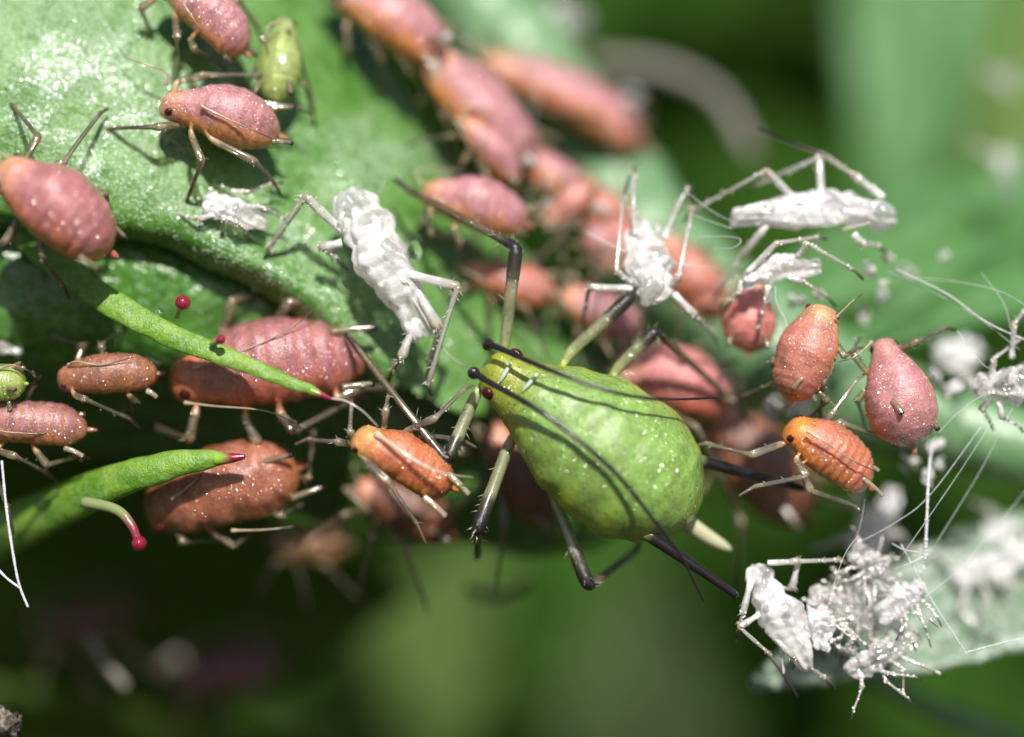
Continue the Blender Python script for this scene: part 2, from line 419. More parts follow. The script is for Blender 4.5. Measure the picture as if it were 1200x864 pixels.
PINK = dict(top=srgb(170, 120, 124), side=srgb(206, 140, 86), head=srgb(196, 142, 116), belly=srgb(208, 148, 90))
def aphid(label, head, tail, hw, hh=None, dors=(0, .6, .8), prof='nymph', col=None, legs=None, lr=4.5, lstyle='pale',
          ants=None, ant_r=1.7, corn=None, cr=4.2, cauda=None, seg=0.022, name='pink_aphid', mat='aphid', sub=2, arch=0.06, lump=0.05,
          cat='aphid', group='pink aphids crowding the rose shoot', corn_black='tip', eyes=True, autolen=1.0, ant_col='pale', seed=None, hair=0, rot_auto=0.0):
    H = P(*head); T = P(*tail); d0 = (head[2] + tail[2]) / 2
    X, Y, Z, L = body_frame(H, T, dors)
    W = hw / 100; HH = (hh or hw * 0.85) / 100
    c_ = dict(PINK); c_.update(col or {})
    sd = seed if seed is not None else rnd.random() * 50
    tab = ADULT if prof == 'adult' else NYMPH
    ctr = H.lerp(T, .5)
    th = thing(name, label, cat, ctr, group)
    K = 46; n = 22
    bnd = .035 * L * noise.noise(Vector((sd, 3.3, 1.1))) * 2; ph = noise.noise(Vector((sd, 7.7, 2.2))) * 6; pa = .0 if prof == 'adult' else .07
    cen = lambda t: H + X * (L * t) + Y * (bnd * math.sin(math.pi * min(1, max(0, t)))) + Z * (arch * L * math.sin(math.pi * min(1, max(0, t))))
    def skin(t, a):
        w = ramp(tab, t) * (1 + pa * math.sin(6.28 * t + ph))
        g = 0.0
        if t > .14:
            q = (t - .17) / .083; fr = abs(q - round(q)) * .083
            if q < 9.4: g = seg * math.exp(-(fr / .012) ** 2)
        else:
            g = seg * .6 * math.exp(-((t - .125) / .012) ** 2)
        ca, sa = math.cos(a), math.sin(a)
        hz = HH * (w ** .85) * (1 if ca > 0 else .8)
        side = 1 + .04 * math.exp(-((abs(sa) - 1) / .2) ** 2)
        k = (1 - g * (0.7 + 0.5 * abs(sa)))
        q = cen(t) + (Y * (sa * W * w * side) + Z * (ca * hz)) * k
        nz = noise.noise(q * 3.5 + Vector((sd, 0, 0))) * lump * W * min(1, w * 1.5)
        nz += noise.noise(q * 9 + Vector((sd, 5, 0))) * lump * .45 * W * min(1, w * 1.5)
        if t > .12: nz += -abs(noise.noise(Vector((t * L * 22, a * 1.6, sd)))) * .035 * W * min(1, w * 1.3) * (seg / .022 if seg < .022 else 1)
        return q + (Y * sa + Z * ca) * nz
    def skincol(t, a, p):
        ca = math.cos(a)
        k = sstep(.0, .62, ca + .3 * noise.noise(p * 4 + Vector((0, sd, 0))))
        c = lerp(c_['side'], c_['top'], k)
        c = lerp(c_['belly'], c, sstep(-.8, -.3, ca))
        c = lerp(c_['head'], c, sstep(.1, .26, t))
        if t > .9: c = lerp(c, c_['side'], sstep(.9, 1, t) * .6)
        if seg > .03 and t > .16:
            q = (t - .17) / .083; fr = abs(q - round(q)) * .083
            c = lerp(c, c_['side'], .35 * math.exp(-(fr / .014) ** 2))
        return (*c, c_.get('alpha', 0))
    bm = bmesh.new(); lay = bm.verts.layers.float_color.new('Col')
    def vert(p, c):
        v = bm.verts.new(p); v[lay] = c; return v
    tip = vert(skin(0, 0), skincol(0, 0, H)); rings = []
    for i in range(1, K):
        t = i / K
        t = t + .012 * math.sin(2 * math.pi * t) * -1
        rr = []
        for k in range(n):
            a = 2 * math.pi * k / n; p = skin(t, a); rr.append(vert(p, skincol(t, a, p)))
        rings.append(rr)
    end = vert(skin(1, 0), skincol(1, 0, T))
    for k in range(n):
        bm.faces.new((tip, rings[0][(k + 1) % n], rings[0][k]))
        bm.faces.new((end, rings[-1][k], rings[-1][(k + 1) % n]))
    for i in range(len(rings) - 1):
        for k in range(n):
            bm.faces.new((rings[i][k], rings[i][(k + 1) % n], rings[i + 1][(k + 1) % n], rings[i + 1][k]))
    bmesh.ops.recalc_face_normals(bm, faces=bm.faces[:])
    bm.faces.index_update(); bm.normal_update()
    for f in bm.faces: f.smooth = True
    used = set()
    if legs is None:
        legs_w = []
        for j, t in enumerate((.2, .3, .42)):
            for s in (-1, 1):
                hip = cen(t) + Y * (s * W * ramp(tab, t) * .7) - Z * HH * .45
                out = (Y * s * (1 - .1 * j) + X * (-.75, .1, .8)[j] + X * rot_auto)
                ln = autolen * L * (.38, .4, .52)[j] * rnd.uniform(.9, 1.1)
                kn = hip + out.normalized() * ln * .75 + Z * ln * .3
                an = kn + (out.normalized() * .55 - Z * .9 + X * (-.2, .2, .5)[j]).normalized() * ln * 1.05
                legs_w.append([hip, kn, an])
    else:
        legs_w = [[P(u, v, d0 + dd) for (u, v, dd) in lg] for lg in legs]
    if not hair and sub == 2: hair = 7
    hg = G()
    for lg in legs_w:
        pts, rad, cols = leg_path(lg, lr / 100, lstyle)
        extrude_leg(bm, lay, lg[0], pts, rad, cols, used)
        if hair: hg.hairs(pts[2:-3], rad[2:-3], hair, lr / 100 * 1.1, .004, (.8, .75, .6, .4), .8)
    me = bpy.data.meshes.new('body')
    for v in bm.verts: v.co -= ctr
    bm.to_mesh(me); bm.free()
    me.materials.append(M[mat])
    bo = bpy.data.objects.new('body', me); C.objects.link(bo); bo.parent = th
    md = bo.modifiers.new('smooth', 'SUBSURF'); md.levels = sub; md.render_levels = sub
    if hair:
        ho = part(hg, 'leg_hairs', M['attr'], th); ho['kind'] = 'stuff'
    if sub == 2:
        gg = G(); r_ = random.Random(int(sd * 1000))
        for _ in range(40 if prof == 'adult' else 64):
            t = r_.uniform(.05, .97)
            if r_.random() < .5: t = max(.06, round((t - .17) / .083) * .083 + .17 + r_.gauss(0, .008))
            if t > .97: continue
            a = r_.gauss(0, .9); p = skin(t, a); q = .004 + .007 * r_.random() ** 2
            gg.blob(p, q, 7, 5, tuple(min(1, x * 1.1) for x in skincol(t, a, p)[:3]) + (0,))
        go = part(gg, 'glint_grains', M['glint'], th); go['kind'] = 'stuff'  # tiny glossy beads added so the skin catches sun glints
    # eyes
    if eyes:
        for s in (-1, 1):
            g = G(); w = ramp(tab, .085)
            c = cen(.085) + Y * (s * W * w * .93) + Z * HH * w ** .85 * .22
            r = max(.04, W * (.105 if prof == 'adult' else .14))
            g.blob(c, r, 12, 8, axes=(X * r, Y * r * .75, Z * r * 1.1), nz=.05)
            part(g, 'eye', M['eye'], th)
    # antennae
    if ants is None:
        ants_w = []
        for s in (-1, 1):
            b = cen(.015) + Y * (s * W * .22) + Z * HH * .1
            q = [b, b - X * L * .1 + Y * s * L * .08 + Z * L * .08]
            for k in range(1, 4): q.append(q[1] + (X * .85 + Y * s * (.42 - .05 * k) + Z * (.25 - .1 * k)) * L * .24 * k)
            ants_w.append(q)
    else:
        ants_w = [[P(u, v, d0 + dd) for (u, v, dd) in a] for a in ants]
    for aw in ants_w:
        g = G(); pts = crom(aw, 9); m = len(pts)
        rad = []; cols = []
        for i in range(m):
            t = i / (m - 1)
            r = ant_r / 100 * (1.75 if t < .06 else (1.3 if t < .1 else 1.0)) * (1 - .68 * t)
            if ant_col == 'black': r *= 1 + .14 * math.sin(i * 2.6)
            rad.append(r)
            if ant_col == 'black':
                cols.append((.014, .01, .014, 0) if t > .03 else (.05, .05, .02, 0))
            elif ant_col == 'clear':
                cols.append(lerp((.75, .66, .5, .5), (.25, .18, .13, .2), sstep(.6, 1, t)))
            else:
                band = sstep(.3, .9, t) * .9 + .4 * math.exp(-((t - .35) / .05) ** 2)
                cols.append(lerp((.6, .48, .32, .45), (.02, .015, .015, 0), min(1, band)))
        g.tube(pts, rad, 8, cols)
        if ant_col == 'black':
            p0 = pts[0]; k_ = ant_r / 100; g.blob(p0 + Vector((.02, .03, -.01)), k_, 14, 9, (.03, .025, .02, 0), axes=(Vector((1.6, 0, -.5)) * k_, Vector((0, 1.6, 0)) * k_, Vector((.3, 0, 1.5)) * k_), nz=.15)
        part(g, 'antenna', M['attr'], th, sub=1)
    # cornicles
    if corn is None:
        cw = []
        for s in (-1, 1):
            b = cen(.8) + Y * (s * W * .62) + Z * HH * .5
            cw.append([b, b + (X * .85 + Y * s * .25 + Z * .25).normalized() * L * .2])
    else:
        cw = [[P(u, v, d0 + dd) for (u, v, dd) in a] for a in corn]
    for b, e in cw:
        g = G(); r = cr / 100 * (.8 if corn_black != 'all' else 1); pts = [b.lerp(e, k / 9) + Z * .02 * math.sin(k / 9 * 3.1) for k in range(10)]
        pts[-1] = e
        pale = (.42, .33, .2, .72); blk = (.014, .011, .013, 0)
        if corn_black == 'all': cols = [(.2, .22, .08, 0)] + [blk] * 9
        elif corn_black == 'none': cols = [(.74, .62, .46, .74)] * 10
        else: cols = [pale] * 7 + [lerp(pale, blk, .5)] + [blk] * 2
        rad = [r * x for x in ((1.35, 1.12, 1, .95, .9, .86, .82, .8, .84, .92) if corn_black != 'all' else (1.2, 1.12, .98, 1.02, .86, .9, .74, .78, .66, .7))]
        g.tube(pts, rad, 12, cols)
        part(g, 'cornicle', M['attr'], th, sub=1)
    # cauda
    g = G()
    if cauda: q = [P(u, v, d0 + dd) for (u, v, dd) in cauda[0]]; r = cauda[1] / 100; cc = cauda[2]
    else: q = [T - X * .06, T + X * L * .02, T + X * L * .07]; r = W * .12; cc = (*lerp(c_['side'], c_['top'], .5), .35)
    pts = crom(q, 4); m = len(pts)
    g.tube(pts, [r * math.sqrt(max(.02, 1 - (i / (m - 1)) ** 2.2)) for i in range(m)], 10, cc)
    part(g, 'cauda', M['attr'], th, sub=1)
    return th

# ------------------------------------------------------------------ shed skins
def skin_husk(label, head, tail, hw, legs=None, ants=None, dors=(0, .6, .8), mat='husk', lr=3.5, nlegs=6, crumple=.3, legmat=None, hair=10, seed=None,
              corn=None, group='white shed skins caught on the shoot', flaps=3, ll=1.0, flat=.8, cat='shed skin'):
    H = P(*head); T = P(*tail); d0 = (head[2] + tail[2]) / 2
    X, Y, Z, L = body_frame(H, T, dors); W = hw / 100
    sd = seed if seed is not None else rnd.random() * 60
    rr = random.Random(int(sd * 977))
    ctr = H.lerp(T, .5)
    th = thing('shed_skin', label, cat, ctr, group)
    prof = [(0, .25), (.04, .55), (.1, .72), (.16, .5), (.24, .85), (.32, .7), (.42, 1.0), (.55, .82), (.68, .72), (.8, .5), (.9, .42), (.97, .36), (1, .2)]
    g = G(); K = 54; n = 26
    for i in range(K + 1):
        t = i / K; w = ramp(prof, t)
        c = H + X * L * t + Z * (.05 * L * math.sin(3.1 * t)) + Y * (noise.noise(Vector((t * 3, sd, 0))) * W * .35)
        q = (t * 11) % 1.0; fold = 1 - .09 * math.exp(-((q - .5) / .16) ** 2)
        for k in range(n):
            a = 2 * math.pi * k / n
            o = Y * math.sin(a) + Z * math.cos(a) * flat
            p = c + o * (W * w * fold)
            ww = max(.16, W)
            lc = Vector((t * L / ww * .42, math.sin(a) * 1.7, math.cos(a) * 1.7)) + Vector((sd, 1, 2))
            n1 = noise.noise(lc)
            n2 = 1 - 2.4 * abs(noise.noise(lc * 1.9 + Vector((3, sd, 2))))
            n3 = noise.noise(lc * 4.5 + Vector((3, 1, 9)))
            p = p + o * W * crumple * (n1 * 1.5 + n2 * .55 + n3 * .06) + X * (W * crumple * 1.2 * noise.noise(lc * 1.1 + Vector((0, 0, 8))))
            g.v.append(p); g.c.append((1, 1, 1, 0))
    for i in range(K):
        for k in range(n):
            a = i * n + k; b = i * n + (k + 1) % n
            g.f.append((a, b, b + n, a + n))
    g.f.append(tuple(reversed(range(n)))); g.f.append(tuple(K * n + k for k in range(n)))
    for fl in range(flaps):     # torn edges of the split skin standing off the husk
        t0 = rr.uniform(.02, .75); a0 = rr.uniform(-1.5, 1.5)
        base = len(g.v); ln = L * rr.uniform(.12, .26); wd = W * rr.uniform(.3, .6)
        o = Y * math.sin(a0) + Z * math.cos(a0)
        b0 = H + X * L * t0 + o * W * .55
        for i in range(6):
            for k in range(5):
                x = i / 5; y = k / 4 - .5
                p = b0 + X * ln * x + (X.cross(o)) * wd * y * (1 - .5 * x) + o * (W * .35 * math.sin(x * 2.4) + .25 * wd * math.cos(y * 4))
                p += Vector((noise.noise(p * 6), noise.noise(p * 6 + Vector((9, 0, 0))), noise.noise(p * 6 + Vector((0, 9, 0))))) * W * .3
                g.v.append(p); g.c.append((1, 1, 1, 0))
        for i in range(5):
            for k in range(4):
                a = base + i * 5 + k; g.f.append((a, a + 1, a + 6, a + 5))
    part(g, 'husk', M[mat], th, sub=1)
    if legs is None:
        legs_w = []
        for j in range(nlegs):
            s = -1 if j % 2 else 1; t = .15 + .13 * (j // 2)
            hip = H + X * L * t + Y * s * W * .5 - Z * W * .2
            o = (Y * s + X * rr.uniform(-1.1, 1.1) + Z * rr.uniform(-.3, .8)).normalized()
            kn = hip + o * L * ll * rr.uniform(.22, .4)
            o2 = (o + X * rr.uniform(-1.4, 1.4) - Z * rr.uniform(.2, 1.2)).normalized()
            an = kn + o2 * L * ll * rr.uniform(.25, .45)
            legs_w.append([hip, kn, an])
    else: legs_w = [[P(u, v, d0 + dd) for (u, v, dd) in lg] for lg in legs]
    for lg in legs_w:
        g = G(); pts, rad, cols = leg_path(lg, lr / 100, 'husk')
        rad = [r * (1 + .35 * noise.noise(p * 9)) for r, p in zip(rad, pts)]
        g.tube(pts, rad, 8, cols)
        if hair: g.hairs(pts[2:-3], rad[2:-3], hair, lr / 100 * 1.4, .005, (.85, .82, .76, .4), .8)
        for _ in range(16):
            k = rr.randrange(len(pts) - 4); p = pts[k].lerp(pts[k + 1], rr.random()) + Vector((rr.gauss(0, 1), -abs(rr.gauss(0, 1)), rr.gauss(0, 1))).normalized() * rad[k] * .85
            g.blob(p, rr.uniform(.008, .016), 6, 4, (.92, .9, .88, 0))  # white beads stand in for sparkles along the leg
        part(g, 'leg', M['attr'], th)
    for a in (ants or []):
        g = G(); pts = crom([P(u, v, d0 + dd) for (u, v, dd) in a], 5); m = len(pts)
        g.tube(pts, [.017 * (1 - .6 * i / m) for i in range(m)], 6, (.75, .7, .62, .4))
        part(g, 'antenna', M['attr'], th)
    for c in (corn or []):
        g = G(); a, b = (P(u, v, d0 + dd) for (u, v, dd) in c)
        g.tube([a.lerp(b, k / 5) for k in range(6)], [.035, .03, .027, .025, .026, .03], 8, (.75, .7, .62, .4)); part(g, 'cornicle', M['attr'], th)
    return th

# ------------------------------------------------------------------ plant helpers
def bez_grid(rows, nu, nv):
    """rows of (u,v,d) control points -> fine grid of world points"""
    fr = [crom([P(*q) for q in r], nu) for r in rows]
    cols = [crom([fr[i][j] for i in range(len(rows))], nv) for j in range(len(fr[0]))]
    return cols        # cols[j][i]
o_grid = {}
def flakes(o, root, n, size, off, mat, tilt=.26, name='wax_flakes', region=None):
    """tiny waxy platelets standing on a leaf sheet, joined as one part of the shoot"""
    v, a, b = o_grid[o.name]; g = G(); r = random.Random(n)
    k = 0
    while k < n:
        i = r.uniform(0, a - 1.001); j = r.uniform(0, b - 1.001)
        i0, j0 = int(i), int(j); fi, fj = i - i0, j - j0
        p00, p10, p01 = v[i0 * b + j0], v[(i0 + 1) * b + j0], v[i0 * b + j0 + 1]
        e1, e2 = p10 - p00, p01 - p00
        p = p00 + e1 * fi + e2 * fj
        if abs(p.x) > 7.2 or abs(p.z) > 5: continue
        if region and (Vector((p.x - region[0].x, 0, (p.z - region[0].z) * 1.25)).length > region[1] * (.55 + .9 * noise.noise(p * 2.1) + .5 * r.random())): continue
        dens = .45 + 1.1 * noise.noise(p * 1.3 + Vector((5, 1, 2))) + .5 * noise.noise(p * 7)
        if r.random() > dens: continue
        nn = e1.cross(e2).normalized()
        if nn.y > 0: nn = -nn
        m = (nn + Vector((r.gauss(0, tilt), r.gauss(0, tilt), r.gauss(0, tilt)))).normalized()
        x = m.orthogonal().normalized(); x.rotate(Matrix.Rotation(r.random() * 6.28, 3, m)); y = m.cross(x)
        s_ = r.uniform(*size); base = len(g.v); c = p + nn * off
        for q, w in ((x, 1.0), (y, .7), (-x, .9), (-y, .8)): g.v.append(c + q * s_ * w * r.uniform(.7, 1.2)); g.c.append((1, 1, 1, 0))
        g.v.append(c + m * s_ * .1); g.c.append((1, 1, 1, 0))
        for q in range(4): g.f.append((base + q, base + (q + 1) % 4, base + 4))
        k += 1
    f = part(g, name, M[mat], shoot, root=root); f['kind'] = 'stuff'
    f.data.polygons.foreach_set('use_smooth', [False] * len(f.data.polygons))
    return f
def sheet(name, rows, mat, t, thick=.06, nu=10, nv=8, nz=.03, nzs=1.5, root=None, label=None):
    cols = bez_grid(rows, nu, nv); a = len(cols); b = len(cols[0])
    g = G()
    for j in range(a):
        for i in range(b):
            p = cols[j][i]
            du = cols[min(j + 1, a - 1)][i] - cols[max(j - 1, 0)][i]; dv = cols[j][min(i + 1, b - 1)] - cols[j][max(i - 1, 0)]
            nn = du.cross(dv)
            nn = nn.normalized() if nn.length > 1e-9 else Vector((0, -1, 0))
            k = noise.noise(p * nzs) * nz + noise.noise(p * nzs * 3.1 + Vector((4, 4, 4))) * nz * .35
            g.v.append(p + nn * k); g.c.append((1, 1, 1, 0))
    for j in range(a - 1):
        for i in range(b - 1):
            q = j * b + i; g.f.append((q, q + 1, q + b + 1, q + b))
    o = part(g, name, mat, t, root=root, label=label)
    o_grid[o.name] = (g.v, a, b)
    md = o.modifiers.new('thickness', 'SOLIDIFY'); md.thickness = thick; md.offset = 0
    md = o.modifiers.new('smooth', 'SUBSURF'); md.levels = 1; md.render_levels = 1
    return o
def leaf_geo(base, tip, width, face, bend=.1, fold=.25, teeth=0, nt_=28, ns=10, wav=.03, tipp=1.0):
    """an ovate leaf blade: base and tip points, half width, facing vector"""
    X = tip - base; L = X.length; X = X.normalized()
    Z = (face - X * face.dot(X)).normalized(); Y = Z.cross(X)
    g = G(); sd = rnd.random() * 40
    for i in range(nt_ + 1):
        t = i / nt_
        w = width * (math.sin(math.pi * t ** .75) ** .8) * (1 - .15 * t) if 0 < t < 1 else 0.004
        if teeth: w *= 1 + .1 * ((t * teeth) % 1 - .5)
        for k in range(-ns, ns + 1):
            y = k / ns
            p = base + X * L * t + Y * w * y + Z * (bend * L * math.sin(math.pi * t) + fold * w * abs(y) + wav * L * noise.noise(Vector((t * 4, y * 2, sd))))
            g.v.append(p); g.c.append((1, 1, 1, 0))
    m = 2 * ns + 1
    for i in range(nt_):
        for k in range(m - 1):
            q = i * m + k; g.f.append((q, q + 1, q + m + 1, q + m))
    mid = [base + X * L * i / nt_ + Z * (bend * L * math.sin(math.pi * i / nt_) + wav * L * noise.noise(Vector((i / nt_ * 4, 0, sd))) + .012) for i in range(nt_ + 1)]
    return g, mid
def leaf_thing(name, label, base, tip, hw, face, mat, group=None, **kw):
    b, e = P(*base), P(*tip)
    t = thing(name, label, 'leaf', b, group)
    fv = Vector((face[0], -face[2], face[1]))
    g, mid = leaf_geo(b, e, hw / 100 * (D + (base[2] + tip[2]) / 2) / D, fv, **kw)
    o = part(g, 'blade', M[mat], t)
    md = o.modifiers.new('thickness', 'SOLIDIFY'); md.thickness = .06; md.offset = -1
    v = G(); L = (e - b).length
    v.tube(mid, [.014 * L * (1 - .8 * i / len(mid)) for i in range(len(mid))], 8)
    part(v, 'midrib', M[mat], t)
    return t
def lobe(name, pts, hws, mat, t, root, flat=.6, label=None, sub=1):
    """a thick narrow sepal lobe"""
    q = crom([P(*p) for p in pts], 8); r = resample_vals([h / 100 for h in hws], len(q))
    g = G()
    g.tube(q, r, 16, flat=(Vector((0, -1, .25)).normalized(), flat))
    for i, p in enumerate(g.v):
        g.v[i] = p + Vector((noise.noise(p * 5), noise.noise(p * 5 + Vector((7, 0, 0))), noise.noise(p * 5 + Vector((0, 7, 0))))) * .02
    return part(g, name, mat, t, sub=sub, root=root, label=label)
def gland(parent, root, pts, r0, rb, stalkcol='sepal', name='gland_hair'):
    """a stalked gland: green stalk and red bead"""
    q = crom([P(*p) for p in pts], 6); m = len(q)
    g = G()
    green = (.25, .3, .12, .2); red = (.22, .03, .05, .1)
    g.tube(q, [r0 / 100 * (1 - .35 * i / m) for i in range(m)], 10, [lerp(green, red, sstep(.35, .8, i / (m - 1))) for i in range(m)])
    o = part(g, name, M['attr'], parent, root=root, sub=1)
    b = G(); b.blob(q[-1], rb / 100, 16, 12)
    return o, b
def thread(label, pts, r=1.0, name='silk_thread', beads=0, mat='silk', cat='silk thread', group='silk threads strung between the shed skins'):
    w = [P(*p) for p in pts]; q = crom(w, 10); base = w[0]
    g = G()
    g.tube(q, [r / 100 * (1 + .3 * noise.noise(p * 12)) for p in q], 6)
    for _ in range(beads):
        i = rnd.randrange(len(q)); k = r / 100 * rnd.uniform(1.1, 1.6)
        g.blob(q[i], k, 6, 4)
    o = g.build(name, M[mat], None, base)
    return tag(o, label, cat, group)

# ================================================================== THE SETTING
g = G(); SZ = 3000
nx = 40
for i in range(nx + 1):
    for j in range(nx + 1):
        x = (i / nx - .5) * 2; y = (j / nx - .5) * 2
        X_ = SZ * x * abs(x) ** 2; Y_ = SZ * y * abs(y) ** 2
        g.v.append(Vector((X_, Y_, -22 + .8 * noise.noise(Vector((X_ * .05, Y_ * .05, 0)))))); g.c.append((1, 1, 1, 0))
for i in range(nx):
    for j in range(nx):
        q = i * (nx + 1) + j; g.f.append((q, q + nx + 1, q + nx + 2, q + 1))
o = g.build('ground', M['soil']); o['kind'] = 'structure'

# a far hedge of leaves that reads as one dark mass
def foliage(name, n, box, size, mat, seed):
    r = random.Random(seed); g = G()
    for _ in range(n):
        c = Vector([r.uniform(*b) for b in box])
        d = Vector((r.uniform(-1, 1), r.uniform(-.4, .4), r.uniform(-1, .4))).normalized()
        f = Vector((r.uniform(-.8, .8), -1, r.uniform(-.2, 1))).normalized()
        L = r.uniform(*size); f = (f - d * f.dot(d)).normalized(); y = f.cross(d); base = len(g.v)
        prof = (0, .26, .34, .26, 0)
        for i in range(5):
            t = i / 4
            for k in (-1, 0, 1):
                g.v.append(c + d * L * t + y * k * L * prof[i] + f * (L * .12 * math.sin(3.14 * t) - (abs(k) * L * .06 if prof[i] else 0)))
                g.c.append((1, 1, 1, 0))
        for i in range(4):
            for k in range(2):
                q = base + i * 3 + k; g.f.append((q, q + 1, q + 4, q + 3))
    o = g.build(name, M[mat]); o['kind'] = 'stuff'; o['label'] = 'dark green leaves far behind the shoot, out of focus'
    return o
foliage('foliage', 2600, ((-42, 42), (34, 52), (-24, 26)), (4, 7), 'leaf_dark', 3)

# ------------------------------------------------------------------ the rose shoot
root = P(520, 200, 2.6)
shoot = thing('rose_shoot', 'waxy green rose shoot covered in aphids, with a broad leaf and red tipped lobes', 'plant', root)
q = crom([P(*p) for p in [(330, -330, 6.4), (470, -120, 5.8), (600, 60, 5.3), (690, 190, 4.7), (800, 330, 4.2), (950, 440, 3.5), (1120, 500, 2.7), (1420, 590, 2.3)]], 10)
g = G(); g.tube(q, [.78 + .05 * math.sin(i) for i in range(len(q) - 20)] + [.7 - .019 * i for i in range(20)], 24)
part(g, 'stem', M['stem'], shoot, root=root)
main_leaf = sheet('leaf', [
    [(-260, -330, 1.5), (120, -240, 1.7), (380, -20, 2.4), (500, 150, 2.6), (610, 290, 2.6), (690, 420, 2.5)],
    [(-260, -80, .6), (70, -20, .65), (270, 80, .95), (420, 210, 1.25), (540, 330, 1.55), (640, 450, 1.7)],
    [(-260, 120, .2), (40, 130, .25), (210, 200, .38), (340, 290, .55), (455, 380, .8), (555, 490, 1.15)],
    [(-260, 225, .12), (20, 238, .15), (185, 262, .2), (288, 304, .25), (360, 350, .42), (470, 455, .75)],
    [(-260, 250, .55), (15, 262, .55), (178, 284, .55), (278, 326, .6), (345, 370, .8), (455, 475, 1.15)]],
    M['leaf_main'], shoot, thick=.1, root=root, nz=.05, label='broad pale waxy leaf with a glittering surface')
flakes(main_leaf, root, 8000, (.006, .016), .055, 'wax')
flakes(main_leaf, root, 6500, (.006, .016), .06, 'wax', tilt=.17, name='glitter_patch', region=(P(135, 85), 1.05))  # flakes packed denser to whiten the sun glitter on this patch
flakes(main_leaf, root, 3600, (.007, .018), .06, 'wax', tilt=.3, name='glitter_patch', region=(P(450, 220, 1.4), 1.3))  # more flakes added to lighten this stretch and make it glint
under_leaf = sheet('leaf', [
    [(-260, 200, 1.05), (60, 230, 1.05), (220, 270, 1.05), (360, 330, 1.3), (460, 400, 1.8)],
    [(-260, 330, .66), (60, 325, .68), (220, 345, .72), (350, 400, 1.1), (440, 470, 1.7)],
    [(-260, 440, 1.1), (50, 425, 1.1), (210, 440, 1.2), (330, 480, 1.8), (420, 540, 2.3)],
    [(-260, 560, 3.4), (40, 530, 3.4), (200, 540, 3.4), (320, 580, 3.5), (400, 620, 3.6)]],
    M['leaf_under'], shoot, thick=.08, root=root, nz=.08, nzs=2.2, label='shaded blistered leaf under the broad leaf')
flakes(under_leaf, root, 1100, (.007, .016), .045, 'wax')
sheet('leaf', [
    [(400, 360, 2.0), (520, 380, 2.1), (640, 380, 2.3), (760, 420, 2.6)],
    [(400, 480, 1.8), (510, 480, 1.9), (630, 500, 2.2), (760, 530, 2.7)],
    [(420, 590, 2.3), (520, 590, 2.2), (620, 610, 2.4), (740, 610, 2.9)],
    [(450, 650, 2.9), (540, 640, 2.7), (620, 650, 2.8), (700, 640, 3.2)]],
    M['leaf_under'], shoot, thick=.08, root=root, nz=.06, label='shaded leaf behind the green aphid')
# the upper red-tipped lobe
lb = lobe('sepal', [(20, 270, .75), (70, 312, .35), (130, 355, .0), (200, 393, -.2), (290, 428, -.42), (350, 452, -.52), (377, 463, -.55)],
          [15, 18, 17, 14.5, 11, 6.5, 4], M['sepal'], shoot, root, flat=.4, label='upper lobe, long and spear shaped')
g = G(); q = crom([P(*p) for p in [(362, 457, -.535), (377, 463, -.555), (391, 469, -.57)]], 6); g.tube(q, [.05 * (1 - (i / len(q)) ** 1.6) + .006 for i in range(len(q))], 12, [lerp((.16, .3, .03, 0), (.2, .008, .03, 0), sstep(.1, .6, i / (len(q) - 1))) for i in range(len(q))]); part(g, 'gland_tip', M['attr'], lb, root=root, sub=1)
for pts, r0, rb in (([(207, 372, -.1), (211, 362, -.25), (214, 355, -.4)], 3.2, 9), ([(248, 404, -.4), (255, 400, -.5), (259, 398, -.55)], 4.5, 5.5)):
    o, b = gland(lb, root, pts, r0, rb); part(b, 'gland_bead', M['gland'], lb, root=root)
g = G(); q = crom([P(*p) for p in [(388, 467, -.57), (405, 470, -.6), (425, 482, -.62), (443, 500, -.6)]], 6); g.tube(q, [.012 - .0004 * i for i in range(len(q))], 6, (.8, .76, .65, .5)); part(g, 'tip_hair', M['attr'], lb, root=root)
lb2 = lobe('sepal', [(-60, 650, 2.2), (20, 616, 1.3), (90, 584, .5), (150, 560, .0), (205, 544, -.2), (250, 538, -.28), (266, 537, -.3)],
           [34, 31, 26, 21, 17, 11, 6], M['sepal'], shoot, root, flat=.6, label='lower lobe, short and broad at its foot')
g = G(); q = crom([P(*p) for p in [(250, 538.5, -.29), (270, 537, -.315), (288, 535, -.33)]], 6); g.tube(q, [.075 * (1 - (i / len(q)) ** 2 * .75) for i in range(len(q))], 12, [lerp((.2, .36, .04, 0), (.2, .008, .03, 0), sstep(.15, .6, i / (len(q) - 1))) for i in range(len(q))]); part(g, 'gland_tip', M['attr'], lb2, root=root, sub=1)
o, b = gland(lb2, root, [(96, 588, .1), (135, 597, -.15), (153, 614, -.25), (163, 637, -.3)], 7.5, 9); part(b, 'gland_bead', M['gland'], lb2, root=root)

